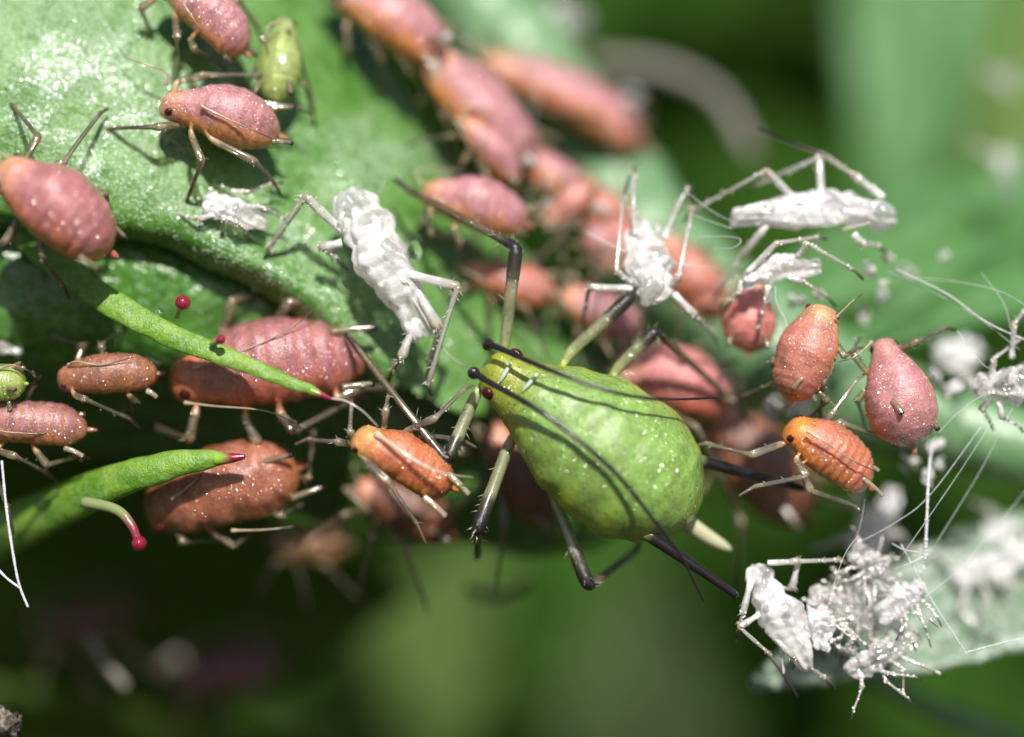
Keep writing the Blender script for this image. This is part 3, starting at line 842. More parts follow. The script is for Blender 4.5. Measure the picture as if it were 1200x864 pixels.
# the frosted serrated leaf bottom right, and leaves further off
leaf_thing('rose_leaf', 'frosted grey green leaf with a pale toothed edge under the pile of shed skins', (1340, 640, 3.0), (880, 806, 1.5), 88, (-.1, .42, .9), 'leaf_frost', teeth=9, bend=.06, fold=.12)
leaf_thing('rose_leaf', 'blurred bluish green leaf behind the horizontal white skin at upper right', (1420, 225, 8), (820, 380, 4.5), 88, (.1, .5, .85), 'leaf_pale', bend=.05, fold=.3, wav=.02)
leaf_thing('rose_leaf', 'bluish leaf with a dark crease at the right edge above the pale stem', (1420, 290, 7), (960, 420, 3.2), 62, (0, .35, .9), 'leaf_pale', bend=.08, fold=.5)
leaf_thing('rose_leaf', 'bright green blurred leaf at the top right corner', (1120, -330, 17), (1040, 330, 14), 104, (-.1, .5, .85), 'leaf_pale', bend=.04, fold=.2)
leaf_thing('rose_leaf', 'mid green blurred leaf filling the far upper right edge', (1360, -160, 20), (1120, 300, 16), 90, (-.1, .45, .85), 'leaf_mid', bend=.05)
leaf_thing('rose_leaf', 'olive green blurred leaf low in the middle', (390, 960, 22), (590, 610, 19), 112, (.1, .45, .9), 'leaf_mid', bend=.05)
leaf_thing('rose_leaf', 'grey green blurred round leaf at the bottom right of centre', (750, 1010, 26), (740, 660, 24), 120, (0, .5, .85), 'leaf_grey', bend=.05)

leaf_thing('rose_leaf', 'added leaf underside, turned mostly from the sun to keep the lower left dark', (-420, 610, 6.8), (480, 700, 8.2), 330, (.0, -.63, .78), 'leaf_shade', bend=.04, fold=.1)  # leaf added and tilted so the sun only grazes it, for darkness
leaf_thing('rose_leaf', 'blurred green leaf added to keep the bottom left edge dark', (-300, 960, 8.5), (430, 900, 9), 260, (.0, -.63, .78), 'leaf_shade', bend=.04, fold=.1)  # second leaf added at the same grazing tilt for the dark edge
# ================================================================== APHIDS
GREEN = dict(top=srgb(120, 154, 74), side=srgb(160, 182, 34), head=srgb(148, 160, 50), belly=srgb(160, 180, 48))
big = aphid('large green aphid with black antennae, cornicles and knees, in the middle', (566, 424, -.1), (816, 606, .05), 86, 74, dors=(.12, .28, 1), prof='adult', col=GREEN,
      mat='green_aphid', name='green_aphid', group=None, seg=.012, arch=.03, lump=.05, lr=8.5, lstyle='green', hair=34,
      legs=[[(590, 418, .1), (605, 290, -.1), (478, 222, .75), (461, 209, .95)],
            [(655, 425, .2), (737, 350, .2), (775, 300, 1.3)],
            [(715, 440, .3), (768, 388, .25), (862, 474, 1.2), (885, 500, 1.4)],
            [(562, 452, .1), (524, 541, -.35), (414, 402, .15), (404, 391, .25)],
            [(604, 500, .25), (559, 622, -.35), (560, 650, .5), (558, 655, .6)],
            [(640, 560, .4), (690, 688, .05), (745, 645, 1.0), (750, 630, 1.1)]],
      ants=[[(570, 403, -.35), (585, 408, -.5), (640, 432, -.75), (710, 457, -.85), (770, 468, -.7), (842, 466, -.1)],
            [(553, 436, -.4), (570, 446, -.55), (640, 487, -.85), (715, 548, -.95), (765, 608, -.85), (800, 655, -.7), (826, 706, -.55)]], ant_r=4.6, ant_col='black',
      corn=[[(812, 538, .0), (945, 574, .45)], [(752, 622, -.3), (866, 700, -.2)]], cr=7.2, corn_black='all',
      cauda=([(796, 606, .3), (830, 630, .45), (858, 645, .55)], 11, (.55, .55, .35, .2)))

for a_, b_ in (((600, 424, -.40), (585, 449, -.44)), ((631, 437, -.50), (611, 460, -.53))):
    g = G(); p_, q_ = P(*a_), P(*b_); g.tube([p_.lerp(q_, k / 6) + Vector((0, -.03 * math.sin(k / 6 * 3.14), 0)) for k in range(7)], [.012, .02, .026, .028, .026, .02, .012], 8, (.6, .75, .6, .35))
    part(g, 'pale_bar', M['attr'], big, sub=1)
aphid('pink aphid walking on the waxy leaf with its whole shadow below it', (186, 124, -.05), (328, 160, .2), 34, 37, dors=(.1, .72, .68),
      legs=[[(213, 146, -.1), (184, 149, -.25), (120, 151, .25)], [(222, 152, -.2), (237, 190, -.35), (219, 235, .15)],
            [(240, 160, -.2), (300, 190, -.25), (322, 215, .1)], [(230, 105, .2), (300, 120, .3), (345, 125, .35)],
            [(200, 98, .15), (240, 88, .15), (310, 88, .35)]],
      ants=[[(193, 100, .1), (196, 86, .05), (170, 75, .0), (150, 68, .1), (139, 55, .2)], [(235, 124, -.42), (255, 134, -.44), (290, 150, -.4), (325, 165, -.25)]],
      corn=[[(318, 166, -.15), (344, 169, -.1)], [(318, 128, .2), (347, 126, .25)]], lr=5)
aphid('large reddish aphid at the left edge, seen from behind and a little blurred', (-6, 196, -.75), (130, 296, -.5), 46, 44, dors=(.3, .45, .85),
      col=dict(top=srgb(162, 104, 106), side=srgb(206, 122, 68)),
      legs=[[(30, 210, .1), (75, 190, .15), (118, 132, .7)], [(20, 205, .1), (45, 160, .2), (14, 122, .8)], [(28, 245, .1), (5, 285, 0), (-30, 310, .5)],
            [(45, 270, .1), (50, 300, -.05), (75, 335, .6)], [(75, 225, .2), (125, 228, .3), (128, 245, .8)]],
      ants=[[(0, 190, 0), (-20, 170, 0), (20, 190, -.1), (60, 215, -.3), (85, 235, -.3)]],
      corn=[[(118, 252, .1), (150, 282, .15)], [(92, 300, -.3), (118, 318, -.25)]], lr=5)
aphid('pink aphid at the top edge, its head cut off by the picture', (190, -22, .3), (288, 62, .35), 33, 34, dors=(.35, .5, .8),
      legs=[[(205, 15, -.1), (208, 45, -.3), (212, 72, .25)], [(222, 45, -.1), (228, 58, -.2), (258, 75, .25)], [(180, 0, 0), (165, 10, 0), (182, 52, .4)], [(255, 5, .2), (280, 0, .2), (300, 30, .5)]],
      ants=[[(215, 5, -.4), (225, 20, -.42), (240, 42, -.4)]], corn=[[(283, 48, .0), (300, 66, .1)], [(262, 66, -.2), (270, 74, -.1)]], lr=5)
YEL = dict(top=srgb(174, 194, 110), side=srgb(160, 186, 66), head=srgb(176, 192, 120), belly=srgb(160, 182, 80), alpha=.42)
aphid('small pale yellow green aphid on the leaf beside the top pink one', (334, 22, .85), (322, 122, .45), 26, 20, dors=(-.1, .3, .95), col=YEL, mat='green_aphid', name='pale_aphid', group=None, seg=.03,
      legs=[[(318, 50, -.1), (305, 45, -.1), (318, 60, .3)], [(345, 45, 0), (352, 65, -.1), (366, 118, .4)], [(340, 40, 0), (338, 35, -.1), (350, 80, .1)], [(345, 90, 0), (358, 100, 0), (368, 140, .4)], [(310, 90, 0), (298, 80, 0), (290, 110, .3)]],
      ants=[[(330, 25, -.2), (315, 30, -.3), (312, 50, -.3), (318, 75, -.2)]], lr=3.5)
aphid('pink aphid blurred at the top edge, left of the stem', (385, -14, 1.7), (522, 72, 1.9), 42, 42, dors=(.42, .75, .5), sub=1, col=dict(side=srgb(206, 130, 70)), ant_r=2.6,
      legs=[[(405, 25, -.2), (408, 60, -.2), (405, 85, .3)], [(430, 40, -.2), (448, 70, -.2), (450, 110, .3)], [(465, 60, -.2), (480, 85, -.1), (492, 105, .3)]])
aphid('orange flanked pink aphid just below the blurred top one', (492, 60, 2.0), (622, 205, 2.2), 48, 44, dors=(.5, .6, .62), sub=1, col=dict(side=srgb(208, 132, 62)), ant_r=2.6,
      legs=[[(510, 110, -.2), (522, 140, -.3), (540, 205, .2)], [(505, 100, 0), (490, 120, 0), (495, 150, .4)], [(560, 180, -.1), (570, 200, -.2), (560, 240, .4)]])
aphid('strongly blurred large pink aphid on the far side of the stem', (560, 75, 3.6), (752, 172, 3.9), 45, 42, dors=(.3, .85, .35), sub=1, col=dict(side=srgb(192, 120, 74)))
aphid('pink aphid with a black feeler of the green one lying across it', (493, 226, .9), (618, 264, 1.1), 33, 36, dors=(.05, .72, .68),
      legs=[[(503, 250, -.2), (506, 275, -.25), (545, 280, .2)], [(530, 265, -.2), (540, 285, -.2), (538, 310, .3)], [(500, 245, 0), (495, 265, 0), (480, 278, .3)]], corn=[[(600, 270, -.1), (618, 277, 0)], [(612, 245, .1), (632, 245, .1)]])
aphid('blurred orange pink aphid on the stem left of the upright white skin', (606, 178, 2.4), (690, 262, 2.5), 34, 33, dors=(.4, .8, .4), sub=1, col=dict(side=srgb(214, 136, 62)), ant_r=2.6)
aphid('blurred orange aphid behind the feelers of the upright white skin', (664, 214, 2.5), (744, 322, 2.4), 41, 38, dors=(.5, .75, .4), sub=1, col=dict(side=srgb(200, 124, 72), top=srgb(178, 118, 104)))
aphid('small blurred pink aphid squeezed below the orange flanked one', (540, 142, 1.5), (606, 216, 1.7), 22, 22, dors=(.3, .5, .8), sub=1, col=dict(side=srgb(206, 130, 66)), ant_r=2.4)
aphid('small blurred orange aphid crawling over the upper end of the big blurred orange one', (640, 262, 2.0), (696, 216, 2.1), 20, 20, dors=(.2, .6, .7), sub=1, col=dict(side=srgb(206, 128, 62), top=srgb(176, 118, 104)), ant_r=2.4)
aphid('small blurred pink aphid left of the upright skin, head down', (716, 316, 2.0), (690, 262, 2.1), 20, 20, dors=(.2, .5, .8), sub=1, ant_r=2.4)
aphid('blurred orange aphid left of the black knee above the green one', (542, 316, 1.6), (652, 352, 1.8), 28, 26, dors=(.1, .75, .65), sub=1, col=dict(side=srgb(200, 112, 54), top=srgb(172, 112, 98)))
aphid('blurred orange aphid between the two raised knees of the green one', (655, 346, 2.0), (752, 400, 2.1), 32, 30, dors=(.2, .7, .7), sub=1, col=dict(side=srgb(184, 106, 62)))
aphid('large purplish adult aphid lying behind the upper red tipped lobe', (197, 452, .45), (430, 420, .65), 54, 56, dors=(-.05, .62, .78), prof='nymph', seg=.06,
      col=dict(top=srgb(156, 106, 108), side=srgb(188, 108, 80), head=srgb(186, 108, 76)),  # shade put into the colours: this adult's skin is darkened
      legs=[[(260, 395, .1), (272, 352, .0), (320, 345, .4)], [(318, 385, .1), (340, 353, -.1), (450, 366, .3)], [(230, 480, -.2), (222, 515, -.2), (180, 500, .5)],
            [(285, 485, -.25), (302, 520, -.3), (268, 535, .2)], [(325, 480, -.25), (345, 505, -.4), (415, 468, .1)], [(390, 470, -.2), (420, 455, -.1), (470, 452, .3)]],
      ants=[[(225, 432, -.5), (250, 424, -.55), (305, 403, -.6), (345, 382, -.55), (368, 362, -.4)], [(215, 472, -.4), (250, 476, -.5), (320, 484, -.6), (375, 515, -.55)]],
      corn=[[(385, 390, -.3), (443, 384, -.25)], [(400, 455, -.5), (440, 450, -.45)]], cr=5.5, lr=7, lstyle='pale')
aphid('brownish orange aphid in the shade left of the purplish adult', (66, 446, .1), (186, 438, .2), 26, 28, dors=(0, .6, .8), col=dict(top=srgb(142, 96, 76), side=srgb(166, 110, 56), head=srgb(160, 106, 80)),  # skin tones darkened here to stand in for shade
      legs=[[(85, 462, -.2), (100, 468, -.3), (150, 490, .1)], [(90, 425, .1), (98, 405, .2), (58, 392, .6)], [(120, 420, .1), (118, 405, .1), (140, 388, .5)], [(150, 462, -.1), (158, 470, 0), (148, 485, .5)]],
      ants=[[(80, 428, -.2), (90, 424, -.3), (120, 428, -.32), (158, 418, -.3)]], corn=[[(172, 458, -.1), (184, 466, -.1)], [(170, 420, .05), (188, 428, .05)]], corn_black='none')
aphid('pinkish aphid at the left edge below the pale round nymph', (-48, 500, .1), (104, 504, .1), 29, 28, dors=(0, .62, .78), seg=.05, col=dict(top=srgb(150, 106, 104), side=srgb(176, 116, 66)),  # darker pink carries the lower left shade in the skin colour
      legs=[[(-10, 525, -.2), (18, 535, -.3), (55, 554, .1)], [(40, 525, -.1), (55, 545, -.1), (90, 535, .2)], [(15, 482, .2), (28, 478, .2), (40, 450, .1)], [(0, 520, -.1), (-10, 540, -.2), (10, 600, -.1)]],
      ants=[[(-30, 495, -.25), (0, 505, -.33), (30, 508, -.34), (55, 508, -.3)]], corn=[[(75, 525, -.1), (98, 535, -.1)], [(80, 488, .05), (100, 486, .05)]], corn_black='none', lr=5)
aphid('tiny pale green nymph at the left edge', (-26, 452, .0), (30, 450, -.15), 24, 22, dors=(-.2, .5, .85), col=YEL, mat='green_aphid', name='pale_aphid', group=None, seg=.03, eyes=False,
      legs=[[(12, 430, -.1), (28, 432, -.1), (38, 438, .1)], [(10, 468, -.1), (12, 480, -.1), (5, 488, .1)]], ants=[[(0, 432, -.2), (15, 428, -.25), (34, 435, -.2)]], lr=3.5)
aphid('large orange brown aphid under the lower red tipped lobe', (172, 606, .7), (352, 548, .45), 52, 50, dors=(-.1, .4, .9), seg=.015, col=dict(top=srgb(152, 96, 74), side=srgb(156, 94, 54), head=srgb(140, 88, 58)), lump=.12,  # body colours darkened, with shade painted into them
      legs=[[(205, 620, 0), (215, 635, -.1), (270, 632, .3)], [(250, 625, -.1), (275, 640, -.2), (300, 620, .3)], [(315, 600, -.2), (330, 605, -.3), (355, 590, .2)], [(235, 545, .2), (270, 520, .2), (300, 510, .5)], [(350, 560, -.1), (362, 560, -.2), (368, 500, .3)]],
      ants=[[(200, 585, -.5), (215, 575, -.55), (232, 560, -.58), (238, 553, -.58)], [(270, 622, -.4), (310, 621, -.45), (345, 617, -.4)]], corn=[[(305, 543, -.45), (344, 533, -.5)], [(340, 585, -.2), (380, 571, -.15)]], cr=5)
ORA = dict(top=srgb(176, 102, 68), side=srgb(200, 124, 50), head=srgb(208, 152, 88), belly=srgb(200, 128, 60))
aphid('bright orange nymph with glassy legs below the knee of the green one', (412, 512, -.35), (530, 572, -.2), 33, 31, dors=(.15, .5, .85), col=ORA, seg=.04, lump=.09,
      legs=[[(418, 520, .0), (410, 505, -.1), (412, 475, .2)], [(420, 530, -.15), (455, 565, -.35), (489, 615, -.1)], [(450, 505, .1), (452, 480, -.05), (456, 455, .25)],
            [(470, 508, .1), (510, 490, -.1), (545, 455, .3)], [(485, 515, .15), (500, 510, .1), (540, 515, .25)], [(412, 520, .1), (395, 518, 0), (360, 515, .3)], ],
      ants=[[(440, 508, -.25), (460, 522, -.42), (490, 542, -.48), (520, 555, -.45), (555, 560, -.3)]], ant_col='clear', ant_r=3.2,
      corn=[[(496, 582, -.25), (523, 606, -.3)], [(524, 555, -.15), (550, 580, -.2)]], cr=5, corn_black='none', lr=5, lstyle='clear', hair=10)
aphid('purplish pink aphid half hidden behind the back of the green one', (716, 432, 1.3), (858, 472, 1.5), 46, 46, dors=(.05, .7, .7), prof='nymph', col=dict(top=srgb(182, 116, 114), side=srgb(196, 106, 78)), seg=.02)
aphid('orange pink aphid with a black feeler pointing up right, beside the blue leaf', (968, 358, .1), (926, 470, .0), 36, 33, dors=(-.2, .15, .95), col=dict(top=srgb(178, 114, 98), side=srgb(200, 128, 74), head=srgb(196, 150, 110)),
      legs=[[(968, 420, -.1), (965, 450, -.2), (962, 485, .2)], [(955, 455, -.1), (970, 470, -.1), (948, 490, .3)], [(978, 400, 0), (990, 418, -.1), (1003, 408, .1)], [(920, 420, 0), (905, 425, 0), (912, 445, .3)], [(930, 440, 0), (905, 450, .1), (870, 465, .5)]],
      ants=[[(980, 372, -.2), (990, 362, -.25), (1000, 352, -.25), (1011, 344, -.2)]], corn=[[(930, 455, -.3), (940, 443, -.35)], [(950, 455, -.15), (955, 470, -.1)]], corn_black='none')
aphid('rose pink pear shaped aphid at the right with a dark cornicle each side', (1032, 396, .15), (1070, 524, .05), 42, 40, dors=(-.05, .2, 1), prof='adult', col=dict(top=srgb(178, 124, 126), side=srgb(204, 132, 92), head=srgb(180, 126, 120)), seg=.012,
      legs=[[(1050, 410, 0), (1075, 400, -.1), (1110, 384, .3)], [(1018, 440, 0), (1000, 415, 0), (1005, 400, .2)], [(1015, 455, 0), (1005, 470, 0), (1012, 490, .4)], [(1075, 450, .1), (1082, 450, .1), (1078, 470, .4)]],
      ants=[[(1022, 400, -.1), (1012, 410, -.2), (998, 420, -.25), (982, 424, -.2)]], corn=[[(1046, 470, -.42), (1058, 486, -.52)], [(1084, 480, -.1), (1100, 505, -.15)]], cr=5)
aphid('orange banded aphid with two dark red eyes, lowest of the three at right', (920, 500, -.1), (1018, 570, .05), 36, 34, dors=(.2, .62, .75), col=dict(top=srgb(174, 106, 84), side=srgb(204, 126, 56), head=srgb(214, 134, 54)), seg=.055, lump=.05,
      legs=[[(922, 518, -.1), (880, 533, -.3), (828, 520, .1)], [(930, 535, -.2), (945, 558, -.35), (885, 570, -.2)], [(935, 540, -.2), (950, 575, -.25), (1000, 592, .1)], [(958, 500, .1), (975, 485, -.05), (1003, 446, .1)], [(965, 510, .2), (985, 495, .1), (1040, 515, .2)]],
      ants=[[(945, 505, -.4), (970, 520, -.45), (1000, 540, -.42), (1025, 552, -.3)]], corn=[[(1010, 560, -.2), (1035, 582, -.2)], [(1015, 545, .0), (1030, 552, 0)]], corn_black='none', cr=3.5, lr=5, lstyle='clear', hair=8)
aphid('pink aphid hanging under the small glittering white skin', (884, 328, .9), (878, 414, .7), 31, 28, dors=(-.1, .2, .95), col=dict(top=srgb(196, 120, 114)), legs=[[(860, 350, 0), (845, 355, 0), (850, 380, .3)]], sub=1)
aphid('blurred brownish aphid behind the black cornicle of the green one', (826, 478, 2.2), (944, 606, 2.4), 56, 50, dors=(.2, .5, .85), sub=1, col=dict(top=srgb(122, 78, 56), side=srgb(130, 78, 44)))  # brown taken darker, shade painted into the body colour
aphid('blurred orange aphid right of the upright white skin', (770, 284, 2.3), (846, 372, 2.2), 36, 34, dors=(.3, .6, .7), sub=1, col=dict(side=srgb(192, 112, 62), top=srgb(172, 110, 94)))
aphid('blurred reddish aphid in the shade between the legs of the green one', (570, 500, 1.5), (650, 616, 1.7), 38, 36, dors=(.2, .5, .85), sub=1, col=dict(top=srgb(110, 66, 54), side=srgb(116, 66, 44)))  # reddish skin darkened strongly to imitate shade
aphid('blurred brown aphid coloured dark for the shade under the bright orange nymph', (415, 570, 1.4), (530, 628, 1.5), 36, 34, dors=(.1, .6, .8), sub=1, col=dict(top=srgb(100, 62, 46), side=srgb(110, 64, 40)))  # brown lowered further as painted shade
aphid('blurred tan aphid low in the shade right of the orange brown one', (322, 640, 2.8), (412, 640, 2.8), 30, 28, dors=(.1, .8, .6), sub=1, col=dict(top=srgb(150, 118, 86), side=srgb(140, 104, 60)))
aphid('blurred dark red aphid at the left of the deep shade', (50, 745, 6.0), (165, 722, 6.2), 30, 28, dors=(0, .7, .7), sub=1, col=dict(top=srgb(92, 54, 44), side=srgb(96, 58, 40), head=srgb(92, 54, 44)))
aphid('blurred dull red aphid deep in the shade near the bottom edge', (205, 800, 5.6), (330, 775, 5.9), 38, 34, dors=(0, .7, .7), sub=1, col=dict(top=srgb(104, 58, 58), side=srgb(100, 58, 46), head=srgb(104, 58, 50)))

# ================================================================== SHED SKINS
skin_husk('small white shed skin lying on the waxy leaf under the walking aphid', (240, 236, .1), (312, 266, .2), 19, dors=(.1, .6, .8), lr=3,
     legs=[[(250, 252, -.1), (232, 257, -.1), (196, 248, .15)], [(262, 255, -.15), (262, 258, -.2), (258, 283, .2)], [(268, 256, -.15), (278, 262, -.2), (297, 280, .15)], [(272, 224, .05), (290, 225, .0), (322, 214, .15)], [(280, 240, 0), (310, 244, -.05), (330, 255, .1)]], flaps=2)
skin_husk('large white shed skin lying aslant in the middle of the waxy leaf', (404, 228, .2), (494, 396, .1), 36, dors=(.45, .35, .8), lr=5.5, hair=26, crumple=.26,
     legs=[[(402, 272, -.1), (358, 230, -.25), (316, 290, .1)], [(480, 322, -.2), (536, 336, -.35), (502, 450, -.1), (506, 464, -.05)], [(488, 375, -.1), (470, 420, -.2), (461, 432, 0)], [(482, 330, -.1), (515, 385, -.2), (505, 420, .1)], [(400, 285, -.1), (375, 290, -.1), (392, 300, .0)]],
     ants=[[(470, 335, -.2), (490, 360, -.2), (520, 410, -.1), (545, 430, .1)]], flaps=4)
skin_husk('upright white shed skin with raised legs, above the black knee', (765, 352, .1), (752, 262, .7), 27, dors=(0, .3, .95), lr=4.2, hair=14,
     legs=[[(744, 335, -.1), (722, 318, -.25), (730, 232, .1), (738, 205, .3)], [(745, 275, 0), (742, 250, .0), (743, 204, .2)], [(782, 340, -.1), (795, 325, -.25), (811, 245, .1), (806, 225, .3)], [(778, 280, .1), (795, 240, .1), (806, 222, .2)],
           [(740, 338, -.1), (690, 337, -.2), (684, 372, .2)], [(790, 345, -.1), (815, 370, -.1), (835, 390, .3)]],
     ants=[[(742, 300, 0), (710, 285, .1), (686, 272, .2)], [(780, 310, 0), (810, 312, .1), (842, 316, .3)]], flaps=4, crumple=.34)
skin_husk('large horizontal white shed skin at the upper right, before the bluish leaf', (1048, 252, .6), (860, 256, .4), 27, dors=(.05, .7, .7), lr=4.5, hair=14, crumple=.34,
     legs=[[(935, 238, 0), (898, 200, -.1), (815, 246, .2)], [(962, 232, 0), (960, 185, .1), (890, 215, .4)], [(1035, 232, 0), (1000, 205, .05), (965, 182, .3), (885, 152, .7)], [(900, 262, -.1), (870, 300, .1), (845, 335, .3)], [(1000, 275, -.1), (1010, 285, -.1), (1028, 288, .1)]], flaps=4,
     ants=[[(985, 270, -.1), (1010, 264, -.2), (1020, 262, -.2), (1020, 276, -.1)]])
skin_husk('small glittering white skin above the hanging pink aphid', (872, 326, .2), (962, 312, .25), 17, dors=(0, .6, .8), lr=3.6, hair=12, crumple=.35,
     legs=[[(875, 320, -.1), (910, 285, -.15), (958, 278, .1)], [(935, 300, -.1), (945, 285, -.2), (1000, 316, -.1)], [(925, 325, -.1), (940, 330, -.1), (970, 348, .1)], [(900, 335, -.1), (898, 350, -.1), (890, 385, .1)], [(870, 330, 0), (866, 345, .0), (858, 352, .1)]], flaps=3)
skin_husk('white shed skin cut by the right edge, hung in silk', (1146, 464, .1), (1236, 436, .3), 24, dors=(-.1, .6, .8), lr=3.8, hair=10, mat='husk_grey', crumple=.36,
     legs=[[(1160, 450, 0), (1165, 420, -.1), (1195, 398, .1)], [(1185, 420, 0), (1188, 380, -.1), (1200, 365, .2)], [(1170, 470, -.1), (1175, 490, -.1), (1192, 498, .1)], [(1160, 470, 0), (1150, 480, 0), (1158, 490, .1)]])
skin_husk('white forked shed skin leaning at the left of the pile', (884, 664, .1), (945, 786, .0), 24, dors=(-.3, .2, .95), lr=4, hair=14, crumple=.3,
     legs=[[(890, 720, -.1), (866, 735, -.2), (900, 765, -.1), (936, 818, .1)], [(880, 680, -.1), (870, 720, -.15), (866, 735, -.1)], [(900, 660, -.05), (935, 658, -.1), (985, 656, .1)], [(935, 660, 0), (928, 690, 0), (915, 690, .1)], [(900, 740, -.1), (930, 770, -.15), (968, 795, .1)]], flaps=4)
for lab, h_, t_, w_, sd, mt in (
    ('grey crumpled skin at the top of the pile', (1000, 645, .3), (1046, 690, .35), 16, 3.3, 'husk_grey'),
    ('bright white crumpled skin at the right of the pile', (1084, 690, .2), (1028, 722, .15), 17, 8.1, 'husk'),
    ('grey crumpled skin in the middle of the pile', (948, 700, .2), (1022, 730, .3), 18, 12.4, 'husk_grey'),
    ('short white skin standing upright left of the pile middle', (964, 762, .0), (958, 704, .2), 15, 17.7, 'husk'),
    ('grey curled skin at the bottom of the pile on the leaf edge', (992, 788, .1), (1078, 748, .2), 15, 22.2, 'husk_grey'),
    ('dull grey skin buried deep inside the pile', (975, 678, .5), (1065, 745, .55), 19, 27.9, 'husk_grey')):
    skin_husk(lab, h_, t_, w_, seed=sd, mat=mt, nlegs=10, lr=2.3, hair=3, crumple=.45, ll=.85, flaps=7, group='white shed skins caught on the shoot')
skin_husk('blurred white skin on the stem below the orange banded aphid', (1006, 652, 1.9), (1052, 575, 2.2), 17, seed=33, nlegs=7, hair=0, crumple=.5, flaps=6)
skin_husk('blurred round white skin between the pear shaped aphid and the right edge', (1105, 425, 2.0), (1148, 408, 2.4), 24, seed=35, nlegs=4, hair=0)
skin_husk('blurred white skin lying along the frosted leaf at the right edge', (1115, 680, 1.9), (1215, 650, 2.1), 22, seed=38, nlegs=6, hair=0)
skin_husk('blurred pale skin near the right edge above the frosted leaf', (1150, 620, 2.4), (1215, 640, 2.4), 22, seed=41, nlegs=4, hair=0)
skin_husk('blurred greyish skin right of the far pink aphid on the stem', (702, 176, 4.6), (742, 106, 5.0), 22, seed=44, nlegs=4, hair=0, mat='husk_grey')
skin_husk('blurred greyish skin at the top of the stem', (620, 30, 5.0), (690, 20, 5.4), 30, seed=47, nlegs=5, hair=0, mat='husk_grey')
skin_husk('blurred pale scrap before the bright leaf at the top right', (1168, 100, 6.0), (1190, 86, 6.2), 14, seed=61, nlegs=2, hair=0, mat='husk_grey')
skin_husk('blurred grey scrap at the right edge above the bluish leaf', (1172, 175, 5.0), (1186, 240, 5.2), 13, seed=64, nlegs=2, hair=0, mat='husk_grey')
skin_husk('thin pale skin at the left edge above the pale nymph', (-20, 408, .6), (26, 412, .6), 8, seed=50, nlegs=3, hair=0, mat='husk_grey')
skin_husk('small white skin blurred behind the orange banded aphid', (925, 470, 1.0), (950, 488, 1.0), 13, seed=53, nlegs=4, hair=0)

# loose bits, drops and silk
def drop(label, u, v, d, r, tall=1.0):
    g = G(); c = P(u, v, d); k = r / 100
    g.blob(c, k, 20, 14, axes=(Vector((k, 0, 0)), Vector((0, k, 0)), Vector((0, 0, k * tall))))
    tag(g.build('water_drop', M['water'], None, c), label, 'water drop', 'clear drops on the leaf')
drop('clear tear shaped drop beside the large aslant white skin', 486, 295, .35, 9, 1.35)
drop('round clear drop at the upper end of the large aslant skin', 443, 222, .75, 6)
drop('smallest clear drop, left of the round one on the leaf', 432, 219, .75, 3.2)
cr = [(1020, 318, .9, 9, 'under the right end of the long horizontal skin'), (1043, 300, 1.0, 6, 'highest, at the right tip of the long horizontal skin'), (1034, 331, .9, 6, 'on the bluish leaf left of the beaded thread'),
      (1010, 372, 1.6, 9, 'on the leaf crease right of the black feeler'), (1030, 345, 1.6, 8, 'halfway up the leaf crease'), (1062, 318, 2.2, 9, 'blurred, at the top of the leaf crease'), (1105, 300, 1.6, 6, 'farthest right on the bluish leaf'),
      (935, 352, .9, 9, 'just left of the head of the orange pink aphid'), (960, 345, .7, 6, 'just above the head of the orange pink aphid'),
      (1065, 545, 1.0, 10, 'below the tail of the pear shaped aphid, largest there'), (1092, 528, .9, 9, 'by the right cornicle of the pear shaped aphid'), (1100, 545, 1.0, 7, 'on the pale stem beside the upright thread'), (1085, 560, .8, 8, 'touching the upright thread'),
      (905, 480, .8, 8, 'above the head of the orange banded aphid'), (905, 492, .9, 5, 'tiny, left of the head of the orange banded aphid'),
      (522, 48, 1.5, 7, 'between the two topmost blurred aphids'), (508, 74, 1.6, 5, 'on the head of the orange flanked aphid'), (640, 218, 1.9, 6, 'on the blurred aphid row left of the upright skin'), (618, 190, 1.7, 7, 'where the blurred aphids meet on the stem'), (700, 245, 1.8, 8, 'on the orange aphid left of the upright skin feelers'), (642, 240, 1.6, 4, 'tiny, low on the blurred aphid row'),
      (1120, 455, .9, 12, 'largest, between pear shaped aphid and the cut skin'), (1095, 440, 1.0, 9, 'right of the shoulder of the pear shaped aphid'), (1140, 448, 1.0, 8, 'left of the skin cut by the right edge')]
for i, (u, v, d, r, lab) in enumerate(cr):
    g = G(); c = P(u, v, d)
    for k in range(5):
        q = Vector((rnd.uniform(-1, 1), rnd.uniform(-1, 1), rnd.uniform(-1, 1)))
        ax = [Vector((rnd.uniform(-1, 1), rnd.uniform(-1, 1), rnd.uniform(-1, 1))) * r / 100 * .7 for _ in range(3)]
        g.blob(c + q * r / 100 * .7, r / 100, 8, 5, axes=ax, nz=.7, seed=i * 3 + k)
    tag(g.build('pale_crumb', M['crumb'], None, c), 'pale crumb of skin ' + lab, 'crumb', 'crumbs of shed skin')
thread('long beaded thread running down right across the bluish leaf', [(1050, 316, .3), (1110, 345, .2), (1160, 380, .1), (1230, 410, .1)], .9, beads=18)
thread('straight bright thread from the pile bending to the right edge', [(1056, 638, .1), (1090, 700, 0), (1130, 762, -.05), (1134, 764, -.05), (1160, 757, 0), (1230, 740, .1)], .8)
thread('sparkling upright thread rising from the pile to the stem', [(1084, 655, .0), (1086, 610, 0), (1088, 560, .1), (1092, 520, .5)], 2.0, beads=22)
thread('slack thread from the top of the pile up to the right', [(998, 640, .1), (1050, 612, 0), (1090, 580, 0), (1150, 500, .1)], .45)
thread('thin thread joining the pile and the upright thread', [(1045, 637, .1), (1062, 645, .0), (1086, 648, .0)], .7)
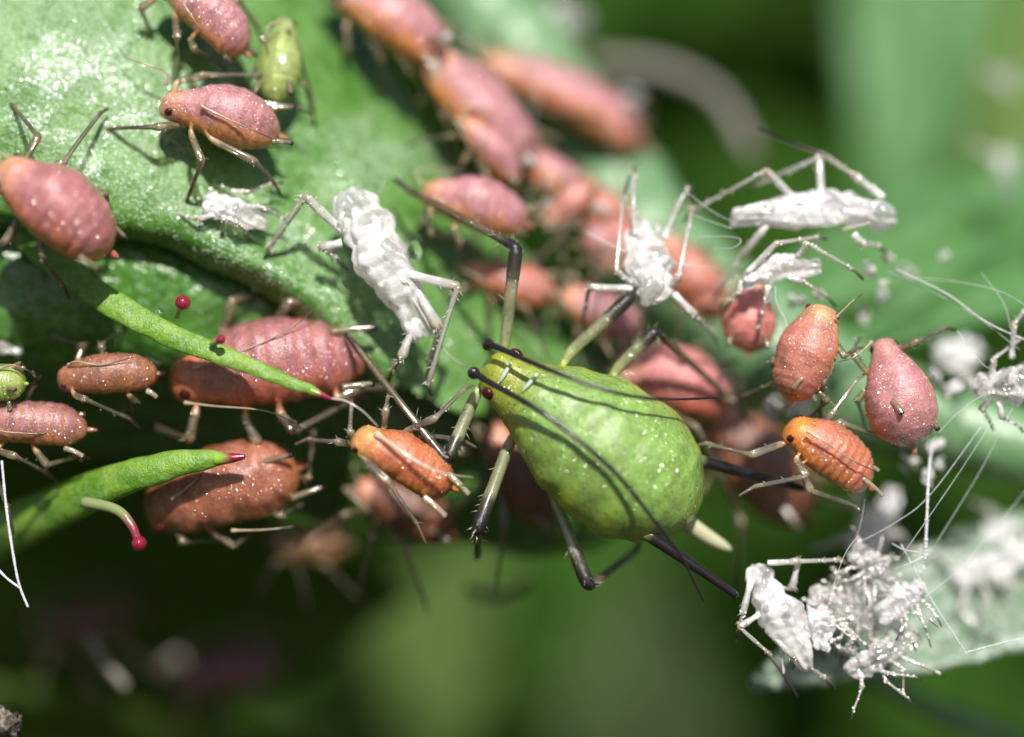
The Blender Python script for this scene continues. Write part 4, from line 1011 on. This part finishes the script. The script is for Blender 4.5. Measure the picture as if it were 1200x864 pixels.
thread('thin thread sloping between pile and upright thread, lower one', [(1046, 668, .1), (1066, 660, .0), (1088, 650, .0)], 1.0)
thread('short thread beside the bluish leaf pointing down right', [(1122, 388, .1), (1150, 425, .0), (1160, 432, .1)], .5)
thread('looped thread left of the small glittering skin', [(815, 278, .3), (850, 277, .2), (868, 281, .1), (860, 290, .1), (835, 292, .3)], .4)
thread('long faint thread left of the large horizontal skin', [(812, 252, .3), (840, 262, .3), (858, 268, .2)], .4)
thread('thread hanging down from the small glittering skin', [(908, 336, .1), (910, 355, .1), (920, 375, .1), (926, 396, .1)], .7)
thread('faint thread at the right edge below the cut skin', [(1200, 460, .1), (1180, 490, .1), (1150, 550, .2), (1095, 640, .2)], .35)
thread('faint thread at the upper right edge', [(1230, 380, .1), (1180, 345, .1), (1120, 330, .3), (1060, 326, .5)], .35)
for i_, (lab, pts) in enumerate((
    ('hair thin thread from the pile top to the orange banded aphid', [(1000, 642, .1), (1008, 615, .05), (1014, 585, 0)]),
    ('hair thin thread crossing the pile from its top left', [(975, 690, -.15), (990, 650, -.15), (1005, 628, -.1)]),
    ('hair thin thread from the cut skin down to the pile', [(1168, 486, .1), (1120, 560, .0), (1058, 650, -.1)]),
    ('hair thin thread fanning up from the cut skin, steeper one', [(1190, 420, .1), (1178, 360, .2), (1150, 320, .3)]),
    ('hair thin thread fanning up from the cut skin, flatter one', [(1195, 410, .1), (1130, 362, .2), (1040, 318, .4)]),
    ('hair thin thread from the pear shaped aphid to the right edge', [(1088, 520, .0), (1140, 470, .0), (1215, 440, .1)]),
    ('hair thin thread running along the frosted leaf', [(1084, 700, -.1), (1130, 660, .3), (1215, 560, .5)]),
    ('hair thin thread between the two upper white skins', [(806, 226, .3), (835, 248, .3), (862, 262, .3)]))):
    thread(lab, pts, .34)
thread('glassy thin leg like thread hanging down at the left edge', [(2, 540, -.2), (8, 600, -.25), (18, 665, -.3), (24, 690, -.3), (33, 712, -.3)], 1.7, group=None)
thread('glassy short stub joining the thread at the left edge', [(-12, 655, -.2), (5, 675, -.25), (24, 690, -.3)], 1.7, group=None)
thread('blurred pale twig arching at the upper right of the far pink aphid', [(690, 72, 7.5), (770, 80, 7.7), (840, 112, 7.6), (882, 182, 7.4)], 12, name='dead_tendril', mat='twig', cat='tendril', group=None)
thread('blurred pale stick low in the shade at the left', [(102, 745, 2.8), (120, 772, 2.8), (148, 806, 2.8)], 6, name='dead_twig', mat='twig', cat='twig', group=None)
thread('blurred dark curved twig under the green aphid', [(545, 690, 3.0), (585, 698, 3.0), (622, 682, 3.0)], 7, name='dark_twig', mat='dirt', cat='twig', group=None)
thread('blurred light green stalk at the bottom right corner', [(1020, 790, 4), (1090, 830, 4), (1200, 875, 4.5)], 16, name='green_stalk', mat='stem', cat='stalk', group=None)
g = G(); c = P(4, 846, -.4); g.blob(c, .2, 18, 12, nz=.6, seed=4); tag(g.build('dirt_grain', M['dirt'], None, c), 'dark speckled grain of dirt in the bottom left corner', 'dirt grain')
